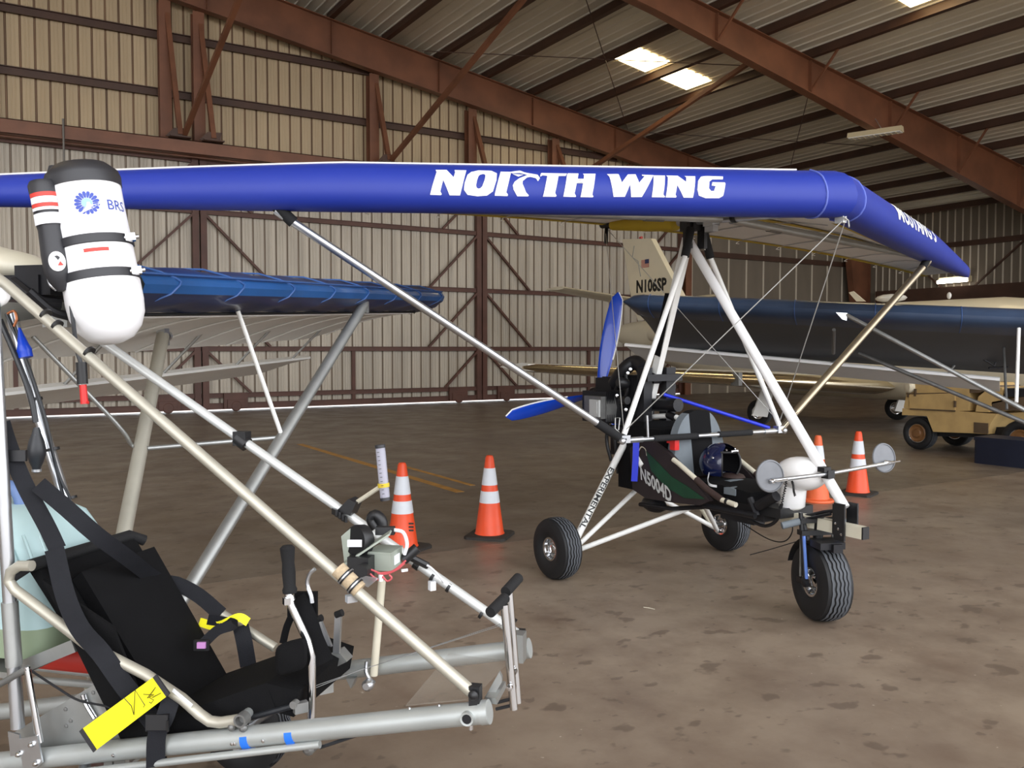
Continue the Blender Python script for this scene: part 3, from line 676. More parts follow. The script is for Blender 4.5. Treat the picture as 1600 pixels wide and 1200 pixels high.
# ---- seats and side panels
def seat_back(w0, w1, m_, z0, parent, nm):
    ang = V((0, .14, 1)).normalized(); b = MB()
    def fn(a, v):
        x = w0 + (w1 - w0) * a; zz = .02 + (.44 * math.sqrt(max(0, 1 - (max(0, abs(x)) / .252) ** 2.6)) if abs(x) < .252 else 0) if True else .02
        return V((TX + x, 4.50, .76)) + ang * (zz * v) + V((0, -.045 * math.cos(x / .25 * 1.3), 0))
    b.grid(fn, 10, 10); n0 = len(b.v)
    b.v += [p + V((0, .07, 0)) for p in b.v[:n0]]; b.f += [tuple(i + n0 for i in f) for f in b.f]; b.m += b.m
    W_ = 11
    rim_ = [i * W_ for i in range(11)] + [10 * W_ + j for j in range(1, 11)] + [i * W_ + 10 for i in range(9, -1, -1)] + [j for j in range(9, 0, -1)]
    for k in range(len(rim_)):
        i, j = rim_[k], rim_[(k + 1) % len(rim_)]; b.f.append((i, j, j + n0, i + n0)); b.m.append(0)
    return part(nm, b, m_, parent)
sb = seat_back(-.1, .1, 'black_cloth', .76, tk, 'seat_back')
seat_back(-.25, -.1, 'grey_cloth', .76, sb, 'grey_side_panel'); seat_back(.1, .25, 'grey_cloth', .76, sb, 'grey_side_panel')
def cushion(x0, x1, y0, y1, z0, z1, bulge=.03):
    def fn(a, v): return V((x0 + (x1 - x0) * a, y0 + (y1 - y0) * v, z1 + bulge * math.sin(math.pi * min(1, max(0, v))) * (.6 + .4 * math.sin(math.pi * a))))
    b = MB().grid(fn, 8, 8); n0 = len(b.v); b.v += [V((p.x, p.y, z0)) for p in b.v[:n0]]; b.f += [tuple(i + n0 for i in f)[::-1] for f in b.f]; b.m += b.m
    W_ = 9; rim_ = [i * W_ for i in range(9)] + [8 * W_ + j for j in range(1, 9)] + [i * W_ + 8 for i in range(7, -1, -1)] + [j for j in range(7, 0, -1)]
    for k in range(len(rim_)):
        i, j = rim_[k], rim_[(k + 1) % len(rim_)]; b.f.append((i, j, j + n0, i + n0)); b.m.append(0)
    return b
sc_ = part('seat_cushion', cushion(TX - .19, TX + .19, 3.86, 4.5, .66, .735), 'black_cloth', tk)
part('grey_stripe', cushion(TX - .08, TX + .06, 4.12, 4.22, .70, .758, .01), 'grey_cloth', sc_)
part('grey_stripe', cushion(TX - .2, TX - .05, 3.98, 4.08, .70, .742, .01), 'grey_cloth', sc_)
for sg in (-1, 1):
    X_ = TX + sg * .25
    pts = [cp(x, y, TX - .25) for x, y in [(990, 700), (1003, 688), (1022, 687), (1050, 707), (1085, 745), (1115, 782), (1098, 789), (1060, 785), (1015, 778), (994, 764)]]
    pts = [V((X_, p.y, p.z)) for p in pts]
    sp = part('side_panel', MB().prism(pts, (sg * .035, 0, 0)), 'pod_cloth', tk)
    gpts = [cp(x, y, TX - .285) for x, y in [(1010, 705), (1022, 716), (1050, 745), (1075, 760), (1102, 780), (1070, 778), (1040, 760), (1018, 735)]]
    part('green_stripe', MB().prism([V((TX + sg * .286, p.y, p.z)) for p in gpts], (sg * .004, 0, 0)), 'green_cloth', sp)
    if sg < 0:
        L_ = [cp(1004, 748, TX - .292), cp(1046, 781, TX - .292)]; xd = (L_[1] - L_[0]); b = MB()
        put_text(b, 'N5004D', (L_[0] + L_[1]) / 2 + V((-.003, 0, .03)), xd, V((0, .12, 1)), .135, .004, 0, width=xd.length * 1.15); part('lettering', b, 'letter_grey', sp, smooth=0)
    hp = [cp(x, y, TX - .28) for x, y in ((1052, 718), (1060, 724), (1088, 749), (1104, 764), (1128, 781), (1150, 789))]; hp = [V((TX + sg * .28, p.y, p.z)) for p in hp]
    hd = pipe('side_rail', hp, .017, 'cream_tube', tk, 12); pipe('rail_sleeve', hp[2:5], .022, 'brown_cloth', hd, 12)
    part('rail_band', MB().tube([hp[4].lerp(hp[5], .3), hp[4].lerp(hp[5], .45)], .021, 12), 'black_plastic', hd)
part('red_handle', MB().box(cp(1054, 695, 4.08), (.04, .05, .07)).box(cp(1048, 689, 4.08), (.03, .05, .03)), 'red_plastic', tk)
part('strap', MB().ribbon([cp(994, 690, 4.0), cp(993, 720, 4.0), cp(991, 752, 4.0)], .045, .006, RT), 'tube_blue', tk)
pipe('blue_stay', [V((TX, 4.90, 1.31)), V((5.0, 4.48, 1.06))], .014, 'tube_blue', tk, 10)
el = pipe('seat_hoop', curve_pts([cp(997, 652), cp(1020, 651), cp(1048, 650), cp(1062, 655), cp(1075, 668)], 16), .02, 'white_paint', tk, 12)
part('hoop_sleeve', MB().tube([cp(1044, 648), cp(1056, 653)], .028, 12), 'black_plastic', el)
pipe('rear_hoop', curve_pts([cp(1000, 705, 4.06), cp(1005, 698, 4.06), cp(1011, 702, 4.06), cp(1013, 712, 4.06)], 12), .016, 'cream_tube', tk, 10)
pipe('hoop_foot', [cp(997, 716, 4.05), cp(1004, 728, 4.05)], .024, 'white_paint', tk, 12)
part('rear_seat', MB().box(cp(1036, 680), (.36, .34, .12)).box(cp(1030, 692), (.30, .5, .08)), 'black_cloth', tk)
part('back_cover', MB().box((TX, 4.98, .86), (.34, .12, .5)).box((TX - .12, 5.12, .8), (.1, .2, .42)), 'black_cloth', tk)
part('under_gear', MB().ball(cp(1022, 788, 4.2), (.06, .13, .06), 10, 6).box(cp(1180, 800, 4.25), (.12, .25, .08)).box(cp(1160, 808, 4.3), (.1, .3, .05)).tube([cp(1185, 790, 4.15), cp(1213, 775, 4.15)], .035, 10).tube([cp(1172, 778, 4.15), cp(1183, 806, 4.15)], .022, 8).tube([cp(1100, 790, 4.1), cp(1180, 806, 4.12)], .02, 8).tube([cp(1000, 788, 4.15), cp(1050, 795, 4.15), cp(1100, 792, 4.15)], .016, 8), 'engine_dark', tk)
part('foot_well', MB().box((TX, 4.0, .63), (.3, .7, .06)), 'black_plastic', tk)
# ---- engine and propeller
EX = V((TX, 5.38, 1.20))
en = part('engine_block', MB().box(EX, (.34, .34, .26)).box(EX + V((0, -.05, .17)), (.26, .3, .12)).lathe(EX + V((0, .1, 0)), (0, 1, 0), [(.11, 0), (.11, .12), (.08, .16), (.06, .24)], 18), 'engine_dark', tk)
part('cylinder_head', MB().loft([[EX + V((x - .17, y, z)) for y, z in ((-.12, -.11), (.16, -.10), (.18, .02), (.14, .10), (-.10, .11), (-.14, .0))] for x in (0, -.10)]).box(EX + V((-.29, -.02, 0)), (.05, .22, .17)), 'steel', en)
part('valve_cover', MB().box(EX + V((-.322, -.06, -.005)), (.02, .12, .13)).box(EX + V((-.33, -.06, 0)), (.012, .08, .09)), 'letter_grey', en)
for k in range(6): part('cooling_fin', MB().box(EX + V((-.19 - .016 * k, .02, .0)), (.005, .30, .24)), 'engine_dark', en)
part('air_box', MB().tube(curve_pts([cp(960, 600, 4.2), cp(975, 578, 4.2), cp(992, 566, 4.25), cp(1005, 575, 4.25)], 16), .055, 12).box(cp(955, 600, 4.25), (.16, .2, .10)), 'engine_dark', en)
part('radiator', MB().box(cp(1036, 590), (.34, .05, .05)).box((TX + .10, 4.97, 1.30), (.09, .08, .42)).box((TX - .10, 5.0, 1.30), (.08, .08, .42)).tube([cp(1005, 632), cp(1060, 633)], .05, 12), 'engine_dark', en)
part('engine_mount', MB().box((TX, 5.2, 1.02), (.28, .5, .05)).box((TX - .1, 5.24, .92), (.03, .3, .2)).box((TX + .1, 5.24, .92), (.03, .3, .2)).box((TX, 5.18, 1.2), (.2, .12, .5)), 'engine_dark', en)
for pts in ([(940, 655), (955, 630), (965, 600)], [(970, 640), (980, 610), (978, 585)], [(985, 660), (992, 640), (1000, 600)], [(950, 660), (948, 690), (955, 720)], [(958, 665), (962, 700), (966, 740)]):
    part('hose', MB().tube(curve_pts([cp(x, y, 4.18) for x, y in pts], 10), .014, 8), 'black_plastic', en)
part('carburettor', MB().lathe(cp(980, 600, 4.15), (-1, 0, .2), [(.035, 0), (.04, .02), (.04, .07), (.03, .09)], 14).lathe(cp(970, 625, 4.1), (0, -1, 0), [(.03, 0), (.03, .08)], 12), 'black_plastic', en)
for (x, y) in ((968, 597), (972, 595), (981, 583), (985, 577), (976, 625), (964, 618), (978, 640)): part('hose_clamp', MB().lathe(cp(x, y, 4.1), (-.6, -.8, 0), [(.012, 0), (.012, .012), (.001, .014)], 8), 'chrome', en)
HUB = V((TX, 5.72, 1.26))
hubo = part('propeller_hub', MB().lathe(HUB, (0, -1, 0), [(.07, -.04), (.07, .02), (.05, .04), (.04, .10)], 16), 'engine_dark', tk)
for k, an in enumerate((79, 192, 312)):
    a = math.radians(an); dr = V((math.cos(a), 0, math.sin(a))); tn = V((-math.sin(a), 0, math.cos(a)))
    secs = []
    for i in range(15):
        s = i / 14; r = .09 + .80 * s; ch = (.035 + .10 * math.sin(math.pi * min(1, s * .80 + .06)) ** .8) * (1 if s < .9 else max(.12, math.sqrt(max(0, 1 - ((s - .9) / .1) ** 2)))); tw = math.radians(52 - 36 * s)
        cd_ = tn * math.cos(tw) + Y3 * math.sin(tw); nn = dr.cross(cd_); c0 = HUB + dr * r - tn * (.02 + .03 * s)
        secs.append([c0 + cd_ * (ch * math.cos(q) * .5) + nn * (ch * .09 * math.sin(q)) for q in [2 * math.pi * j / 14 for j in range(14)]])
    bl = part('propeller_blade', MB().loft(secs), 'prop_blue', tk, smooth=50)
    part('blade_edge', MB().tube([sc[7] for sc in secs[4:]], .006, 6), 'letter_white', bl)
# helmet lying on the seat
hc = V((TX - .04, 4.27, .872))
hm = thing('helmet', 'dark navy open face helmet lying on the trike seat', 'helmet', (TX - .03, 4.24, .77))
fd = V((.12, -.99, 0)).normalized(); sd = V((.99, .12, 0)).normalized()
def shell(r, cut=True):
    def fn(u, v):
        th = math.radians(52 + 256 * u); p = math.radians(1 + 124 * v)
        if p < math.radians(52): th = math.radians(180 + (u - .5) * (256 + 104 * (1 - p / math.radians(52))))
        return hc + (fd * (math.cos(th) * math.sin(p)) * 1.12 + sd * (math.sin(th) * math.sin(p)) + Z3 * math.cos(p) * 1.02) * r
    return fn
b = MB().grid(shell(.135), 30, 16); part('shell', b, 'navy_gloss', hm, fix=False)
part('lining', MB().grid(shell(.118), 30, 16), 'black_cloth', hm, fix=False)
part('trim_edge', MB().tube([shell(.128)(0, k / 16) for k in range(6, 17)] , .008, 8).tube([shell(.128)(1, k / 16) for k in range(6, 17)], .008, 8).tube([hc + (fd * math.cos(math.radians(a)) * math.sin(math.radians(52)) * 1.12 + sd * math.sin(math.radians(a)) * math.sin(math.radians(52)) + Z3 * math.cos(math.radians(52))) * .133 for a in range(-56, 57, 8)], .008, 8), 'black_plastic', hm)
b = MB(); q = hc + (fd * .78 * 1.1 + Z3 * .66) * .137; part('front_badge', MB().box(q, (.07, .004, .012), (sd, fd, Z3)), 'letter_white', hm)
for a, e in ((30, 45), (-30, 45), (75, 20), (-75, 20)):
    a, e = math.radians(a), math.radians(e); d_ = fd * math.cos(a) * math.cos(e) + sd * math.sin(a) * math.cos(e) + Z3 * math.sin(e)
    part('snap_button', MB().lathe(hc + d_ * .138, d_, [(.009, 0), (.008, .004), (.001, .006)], 8), 'chrome', hm)
part('chin_strap', MB().ribbon(curve_pts([hc + sd * -.12 + Z3 * -.06, hc + sd * -.16 + fd * .02 + Z3 * -.10, hc + sd * -.19 + fd * .06 + Z3 * -.125, hc + sd * -.16 + fd * .1 + Z3 * -.135], 12), .016, .003, Z3), 'pale_fabric', hm)
part('neck_cloth', MB().ball(hc + V((.12, .0, -.105)), (.08, .09, .03), 12, 6), 'brown_cloth', hm)
# ------------------------------------------------------------------ open frame ultralight airplane in the foreground
mat('anod', srgb(182, 186, 184), 0.45, 0.45, 0.14, 6)
mat('anod_white', srgb(214, 216, 214), 0.38, 0.35, 0.08, 6)
mat('anod_warm', srgb(190, 186, 172), 0.42, 0.45, 0.14, 6)
mat('wing_blue', srgb(26, 50, 98), 0.4, 0, 0.35, 2.5, .2, 4, coat=.15)
mat('wing_sheen', srgb(36, 84, 142), 0.35, 0, 0.3, 2.5, .2, 4, coat=.2)  # sheen over the spar tube, painted as a lighter blue
mat('wing_seam', srgb(52, 86, 142), 0.5)
mat('wing_under', srgb(228, 228, 224), 0.5, 0, 0.08, 3)
mat('tank_top', srgb(186, 214, 216), 0.45, 0, 0.08, 6)
mat('tank_fuel', srgb(150, 166, 138), 0.45, 0, 0.12, 5)
mat('tank_cap', srgb(96, 120, 165), 0.5)
mat('canister_white', srgb(250, 250, 252), 0.32)
mat('canister_black', srgb(44, 44, 48), 0.45)
mat('label_red', srgb(214, 62, 52), 0.5)
mat('label_white', srgb(232, 234, 238), 0.5)
mat('logo_blue', srgb(58, 78, 170), 0.5)
mat('logo_pale', srgb(150, 185, 240), 0.5)
mat('tag_yellow', srgb(250, 240, 30), 0.6, 0, .05, 8)
mat('tape_blue', srgb(30, 110, 215), 0.6)
mat('wrap_beige', srgb(190, 170, 140), 0.9, 0, .25, 90)
mat('hose_dark', srgb(36, 38, 42), 0.4)
mat('plastic_blue', srgb(20, 70, 205), 0.35)
mat('box_grey', srgb(168, 176, 164), 0.45, .3)
mat('perspex', srgb(200, 196, 186), 0.2, alpha=.12)
mat('tube_clear', srgb(190, 190, 205), 0.1, alpha=.55)
mat('copper', srgb(190, 120, 80), 0.4, .6)
mat('pink', srgb(200, 140, 200), 0.5)
mat('wire_red', srgb(205, 90, 96), 0.5)
R2 = 2 ** -.5
NA, WA = V((R2, -R2, 0)), V((R2, R2, 0))          # nose direction and port direction
OA = CAM + ray(765, 1112) * 2.35                  # front end of the near boom
def PA(x, y, w): return hit(x, y, OA + WA * w, WA)
def LA(n, w, z): p = OA + NA * n + WA * w; return V((p.x, p.y, z))
def HN(x, y, n): return hit(x, y, OA + NA * n, NA)
FAR = .516
ul = thing('ultralight_airplane', 'open tube ultralight airplane with dark blue wing and white parachute canister in the foreground', 'ultralight', tuple(LA(-.9, .26, 0)))
def near_t(a, b, px, py):
    best = (1e9, 0)
    for k in range(201):
        p = a.lerp(b, k / 200); v = p - CAM; d = v.dot(FW); q = (800 + F * v.dot(RT) / d - px) ** 2 + (600 - F * v.dot(UP) / d - py) ** 2
        if q < best[0]: best = (q, k / 200)
    return a.lerp(b, best[1])
def Tp(name, pix, w, r, m, parent=None, n=12, smooth_=0):
    pts = [PA(x, y, w) for x, y in pix]
    if smooth_: pts = curve_pts(pts, smooth_)
    return pipe(name, pts, r, m, parent or ul, n)
def strap(name, pts, width, m='webbing', parent=None, thick=.004, sm=24):
    pts = curve_pts(pts, sm) if sm else [V(p) for p in pts]
    sides = []
    for i in range(len(pts)):
        t = (pts[min(i + 1, len(pts) - 1)] - pts[max(i - 1, 0)]).normalized(); sides.append(t.cross((CAM - pts[i]).normalized()))
    return part(name, MB().ribbon(pts, width, thick, sides), m, parent or ul)
# ---- booms and down tubes
BE = (OA - PA(79, 1183, 0)).normalized()          # boom direction, nose up
for w in (0, FAR):
    bo = pipe('boom_tube', [OA + WA * w - BE * 2.6, OA + WA * w], .031, 'anod', ul, 18)
    part('end_cap', MB().lathe(OA + WA * w - BE * .005, BE, [(.033, -.02), (.033, .004), (.027, .004), (.026, -.03), (.001, -.03)], 18), 'anod', bo)
    cr = OA + WA * w - BE * .055
    part('cross_hole', MB().lathe(cr - WA * .04, WA, [(.0135, .012), (.0135, .002), (.019, .001), (.019, .02)], 14, caps=False), 'anod', bo)
    part('hole_shadow', MB().lathe(cr - WA * .0345, -WA, [(.0125, 0), (.0125, .004), (.001, .004)], 14), 'engine_dark', bo)
    part('bolt', MB().lathe(cr - Z3 * .03, -Z3, [(.007, 0), (.007, .014), (.003, .018), (.001, .02)], 8), 'chrome', bo)
    if w == 0:
        for x in (389, 458):
            p = PA(x, 1143 - (x - 491) * .099, 0); part('blue_tape', MB().tube([p - BE * .012, p + BE * .012], .0325, 18), 'tape_blue', bo)
        for x in (372, 376, 420, 188):
            p = PA(x, 1143 - (x - 491) * .099, 0) - WA * .031; part('rivet', MB().lathe(p, -WA, [(.006, 0), (.005, .004), (.001, .005)], 8), 'chrome', bo)
dtn = Tp('down_tube', [(-60, 392), (10, 445), (745, 1088)], 0, .0165, 'anod_warm')
dtf = pipe('down_tube', [LA(-1.70, FAR, 1.73), PA(180, 548, FAR), PA(812, 993, FAR)], .0165, 'anod_white', ul, 12)
for t, r in (((743, 1090), 0), ((813, 1000), FAR)):
    p = PA(t[0], t[1], r); part('tube_foot', MB().box(p, (.03, .03, .07), (NA, WA, Z3)).lathe(p - WA * .02 + Z3 * .015, -WA, [(.014, 0), (.014, .006), (.008, .012), (.001, .013)], 10), 'black_plastic', dtn if r == 0 else dtf)
# tape wrap, ties
wr = part('tape_wrap', MB().tube([PA(528, 889, 0), PA(562, 922, 0)], .0235, 14), 'wrap_beige', dtn)
for x, y in ((538, 898), (552, 912)):
    p = PA(x, y, 0); q = PA(x + 5, y + 5, 0); part('rubber_ring', MB().tube([p, q], .0265, 14), 'black_plastic', wr)
    part('metal_band', MB().tube([p.lerp(q, .35), p.lerp(q, .65)], .0285, 14), 'alu', wr)
for (x, y) in ((70, 490), (88, 507), (138, 549)): part('cable_tie', MB().tube([PA(x, y, 0), PA(x + 3, y + 2.7, 0)], .0195, 12), 'black_plastic', dtn)
for (x, y) in ((648, 879), (652, 882), (675, 899), (700, 916), (751, 957), (800, 973)): part('cable_tie', MB().tube([PA(x, y, FAR), PA(x + 4, y + 2.8, FAR)], .019, 12), 'black_plastic', dtf)
part('tube_clamp', MB().tube([PA(371, 684, FAR), PA(386, 695, FAR)], .026, 12).box(PA(378, 685, FAR), (.05, .04, .05), (NA, WA, Z3)), 'black_plastic', dtf)
part('white_cable', MB().tube(curve_pts([PA(655, 880, FAR - .02), PA(672, 886, FAR - .03), PA(690, 905, FAR - .03), PA(692, 912, FAR)], 14), .004, 6), 'label_white', dtf)
part('cable_plug', MB().box(PA(675, 915, FAR - .02), (.02, .02, .03)), 'label_white', dtf)
# nose bracket between the down tube foot and the pedals
part('nose_bracket', MB().prism([PA(757, 1090, .05), PA(780, 1050, .05), PA(784, 1058, .05), PA(784, 1066, .05), PA(765, 1098, .05)], WA * .012).bar(PA(768, 1095, .03), PA(783, 1068, .10), .03, .02), 'alu_dull', ul)
part('front_bracket', MB().box(PA(808, 1010, .42), (.05, .05, .09), (NA, WA, Z3)), 'alu_dull', ul)
# ---- posts
ps = Tp('seat_post', [(-14, 420), (0, 690), (28, 1137)], 0, .021, 'alu'); Tp('post_sleeve', [(15, 940), (22, 1040)], 0, .025, 'alu_dull', ps)
pf = Tp('seat_post', [(18, 490), (50, 615), (122, 845), (150, 930)], FAR, .021, 'alu')
for (x, y) in ((55, 622), (109, 776), (82, 700)): part('cable_tie', MB().tube([PA(x, y, FAR), PA(x + 1, y + 4, FAR)], .025, 12), 'black_plastic', pf)
Tp('cable', [(10, 490), (40, 560), (70, 650), (85, 720), (118, 850)], FAR - .03, .006, 'hose_dark', ul, 8, 24)
Tp('cable', [(22, 505), (52, 600), (68, 655), (92, 740), (110, 780)], FAR - .03, .005, 'hose_dark', ul, 8, 24)
fh = Tp('fuel_hose', [(0, 500), (30, 570), (48, 620), (56, 660)], .40, .010, 'hose_dark', ul, 8, 20)
b = MB().lathe(PA(57, 668, .40), (PA(57, 745, .40) - PA(57, 668, .40)), [(.010, 0), (.014, .012), (.015, .02), (.026, .05), (.032, .08), (.031, .10), (.024, .125), (.015, .145), (.014, .155), (.010, .165)], 18); part('primer_bulb', b, 'hose_dark', fh)
for y in (679, 733): part('hose_band', MB().tube([PA(57, y, .40), PA(57, y + 4, .40)], .017, 12), 'alu', fh)
b = MB().lathe(PA(30, 512, .42), (PA(41, 560, .42) - PA(30, 512, .42)), [(.004, 0), (.018, .06), (.026, .085), (.024, .092), (.024, .112), (.004, .112)], 14); part('blue_nozzle', b, 'plastic_blue', ul)
part('copper_lug', MB().tube(curve_pts([PA(12, 490, .42), PA(22, 486, .42), PA(26, 498, .42), PA(22, 510, .42)], 10), .005, 6), 'copper', ul)
# ---- root fittings, engine end at the top left corner
part('root_fairing', MB().loft([[PA(px, py, .42) + WA * (.20 * c * sc) + Z3 * (.085 * s_ * sc) for c, s_ in [(math.cos(k * math.pi / 8), math.sin(k * math.pi / 8)) for k in range(16)]] for px, py, sc in ((72, 424, .1), (62, 421, .4), (40, 418, .62), (0, 416, .85), (-120, 420, 1.1))]), 'cream_tube', ul, smooth=60)
part('root_gear', MB().box(PA(45, 452, .30), (.26, .20, .08), (NA, WA, Z3)).box(PA(75, 440, .28), (.14, .14, .10), (NA, WA, Z3)).tube(curve_pts([PA(20, 440, .2), PA(60, 470, .2), PA(95, 475, .25)], 10), .02, 8).tube(curve_pts([PA(45, 455, .15), PA(80, 485, .2), PA(110, 495, .25)], 10), .015, 8), 'engine_dark', ul)
part('root_plate', MB().ball(PA(-6, 458, .02), (.055, .02, .045), 12, 8, (NA, WA, Z3)), 'white_gloss', ul)
part('starter_box', MB().box(PA(92, 500, .3), (.10, .04, .05), (NA, WA, Z3)), 'alu_dull', ul)
part('drop_hook', MB().tube(curve_pts([PA(75, 408, .15), PA(76, 430, .15), PA(80, 445, .15), PA(88, 452, .15)], 12), .007, 8), 'alu', ul)
# ---- wing
DI = .045
def wing_pt(s, x, y, tip=4.32, sw=0.0):            # s outboard, x back, y up from the chord line
    e = max(0, s - (tip - .32)) / .32; k = math.sqrt(max(.0, 1 - e * e)) * .96 + .04 if e > 0 else 1
    xx = x * (1 if e <= 0 else .55 + .45 * k) + (.16 * e if e > 0 else 0); yy = y * k
    return LA(-1.42 - xx, s, 1.862 + DI * s + yy - xx * .235)
LE_S = [(.38, .155), (.26, .145), (.15, .115), (.06, .065), (.015, .03), (.0, .0), (.012, -.03), (.06, -.045), (.14, -.05), (.26, -.04)]
def sec(u):
    f = u * (len(LE_S) - 1); i = min(int(f), len(LE_S) - 2); f -= i; return (LE_S[i][0] * (1 - f) + LE_S[i + 1][0] * f, LE_S[i][1] * (1 - f) + LE_S[i + 1][1] * f)
S0, S1 = .50, 4.32
w_b = MB().grid(lambda a, u: wing_pt(S0 + (S1 - S0) * a, sec(u)[0], sec(u)[1] - (.012 * math.sin(a * 9 * math.pi) ** 2 if (u < .3 or u > .75) else 0)), 60, 18)
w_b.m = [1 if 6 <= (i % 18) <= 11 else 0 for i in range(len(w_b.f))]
w_le = part('wing_leading_edge', w_b, ['wing_blue', 'wing_sheen'], ul, fix=False)
part('wing_underside', MB().grid(lambda a, u: wing_pt(S0 + (S1 - S0) * a, .26 + .92 * u, -.04 + .045 * math.sin(math.pi * u) - .0 * u), 30, 8), 'wing_under', ul, fix=False)
part('wing_topside', MB().grid(lambda a, u: wing_pt(S0 + (S1 - S0) * a, .38 + .80 * u, .155 * (1 - u) + .03 * math.sin(math.pi * u)), 30, 8), 'sail_white', ul, fix=False)
part('white_pinstripe', MB().tube([wing_pt(S0 + (S1 - S0) * k / 50, .27, -.052) for k in range(49)], .010, 6), 'letter_white', w_le)
part('black_pinstripe', MB().tube([wing_pt(S0 + (S1 - S0) * k / 50, .235, -.056) for k in range(49)], .007, 6), 'letter_black', w_le)
part('top_edging', MB().tube([wing_pt(S0 + (S1 - S0) * k / 50, .385, .157) for k in range(48)], .006, 6), 'letter_white', w_le)
for k in range(9):
    s = .62 + .46 * k
    part('rib_seam', MB().tube([wing_pt(s + .16 * abs(u - 9) / 9 * -1 + .1, *sec(u / 18)) + NA * .004 for u in range(19)], .0045, 6), 'wing_seam', w_le)
    part('rib_seam', MB().tube([wing_pt(min(4.25, s + .1 - .12 * u), .27 + .89 * u, -.046 + .045 * math.sin(math.pi * u)) for u in [q / 8 for q in range(9)]], .0055, 6), 'wing_under', w_le)
for v in (.10, .0): part('spar_seam', MB().tube([wing_pt(S0 + (S1 - S0) * k / 50, .03 - v * .1, .045 - v * .0) + NA * .006 for k in range(48)], .003, 6), 'wing_seam', w_le)
# flaperon hung below the trailing edge
fl_ = part('flaperon', MB().loft([[LA(-2.64 - x_ , s, 1.385 + DI * s + y_) for x_, y_ in ((-.04, .015), (.0, .03), (.14, -.01), (.42, -.12), (.42, -.127), (.14, -.04), (.0, -.012), (-.04, .0))] for s in (.35, 1.2, 2.2, 3.2, 4.1, 4.15)]), 'wing_under', ul, smooth=30)
for s in (.7, 1.5, 2.3, 3.1, 3.9): part('flaperon_hanger', MB().tube([wing_pt(s, .95, .0), LA(-2.62, s - .02, 1.40 + DI * s)], .009, 8), 'alu_dull', fl_)
# struts
LOW = PA(175, 1114, FAR)
stA = wing_pt(2.62, .06, -.05)
sf = pipe('wing_strut', [LOW, stA], .030, 'alu_dull', ul, 14)
part('strut_bracket', MB().box(stA + Z3 * .02, (.05, .03, .14), (NA, WA, Z3)), 'alu_dull', sf)
stB = wing_pt(1.75, .82, -.03)
sr = pipe('rear_strut', [LOW - NA * .1, stB], .033, 'anod_warm', ul, 14); part('strut_bracket', MB().box(stB, (.05, .04, .10), (NA, WA, Z3)).lathe(stB + WA * .05, -WA, [(.025, 0), (.025, .02)], 10), 'alu', sr)
jA = near_t(LOW, stA, 440, 684); jB = near_t(LOW - NA * .1, stB, 272, 713)
pipe('jury_strut', [jA, wing_pt(1.45, .20, -.05)], .011, 'white_paint', ul, 10)
jh = pipe('jury_bar', [jA, jB], .011, 'alu_dull', ul, 10)
part('bar_clip', MB().tube([jB - (jB - jA).normalized() * .03, jB + (jB - jA).normalized() * .03], .018, 8).lathe(jA, -WA, [(.016, -.02), (.016, .02)], 8), 'black_plastic', jh)
pipe('jury_strut', curve_pts([jB, jB + NA * -.05 + Z3 * .02, jB.lerp(wing_pt(.9, .85, .0), .25), wing_pt(.9, .85, .0)], 16), .010, 'alu_dull', ul, 10)
# ---- parachute canister
CT, CB = PA(127, 268, .26), PA(176, 537, .26); ca = (CT - CB).normalized(); CL = (CT - CB).length; CR = .113
cmid = (CT + CB) / 2; fcm = (CAM - cmid); fcm = (fcm - ca * fcm.dot(ca)).normalized(); rgt = fcm.cross(ca) * -1
cn_ = part('parachute_canister', MB().lathe(CB, ca, [(.001, 0), (.035, .002), (.07, .016), (.10, .05), (.117, .095), (.121, .14), (.119, .25), (.113, .45), (CR, CL - .03)], 40), 'canister_white', ul, smooth=50)
part('canister_cap', MB().lathe(CB, ca, [(.116, CL - .062), (.118, CL - .03), (.113, CL - .012), (.085, CL + .015), (.04, CL + .026), (.001, CL + .028)], 40), 'canister_black', cn_, smooth=50)
def cyl(x, h, off=.001, r=None):
    rr = r or (.121 - .008 * max(0, min(1, (h - .14) / .31))); a = x / rr; return CB + ca * h + (fcm * math.cos(a) + rgt * math.sin(a)) * (rr + off)
for h in (.205, .318):
    bd = part('canister_strap', MB().lathe(CB, ca, [(.1195, h), (.122, h + .002), (.122, h + .028), (.1195, h + .030)], 40), 'canister_black', cn_, smooth=50)
    p = cyl(.115, h + .015, .016); part('strap_clamp', MB().box(p, (.03, .028, .024), (rgt, fcm, ca)).lathe(p, rgt, [(.008, -.02), (.008, .026)], 10), 'chrome', bd)
lc = (0.0, .447)                                    # round petal logo
lo_ = part('logo_hub', MB().add([cyl(lc[0] + .016 * math.cos(t), lc[1] + .016 * math.sin(t), .0018) for t in [2 * math.pi * k / 20 for k in range(20)]], [tuple(range(20))]), 'logo_pale', cn_, smooth=0)
for k in range(17):
    t0 = math.radians(-30 + k * 360 / 17); P_ = []
    for (r, s_) in ((.017, -.0022), (.030, -.0052), (.036, -.0045), (.039, 0), (.036, .0045), (.030, .0052), (.017, .0022)):
        P_.append(cyl(lc[0] + r * math.cos(t0) - s_ * math.sin(t0), lc[1] + r * math.sin(t0) + s_ * math.cos(t0), .0015))
    part('logo_petal', MB().add(P_, [tuple(range(7))]), 'logo_blue', lo_, smooth=0)
part('logo_bird', MB().add([cyl(lc[0] + x, lc[1] + y, .0025) for x, y in ((-.028, -.036), (-.004, -.012), (.0, .002), (.008, .002), (.010, -.008), (.040, -.002), (.016, -.018), (.0, -.024))], [tuple(range(8))]), 'letter_white', lo_, smooth=0)
v2, f2 = text_geo('BRS', .048); v2, f2 = dense(v2, f2, 1)
part('lettering', MB().add([cyl(.098 + p[0], .440 + p[1], .0015) for p in v2], f2), 'logo_blue', cn_, smooth=0)
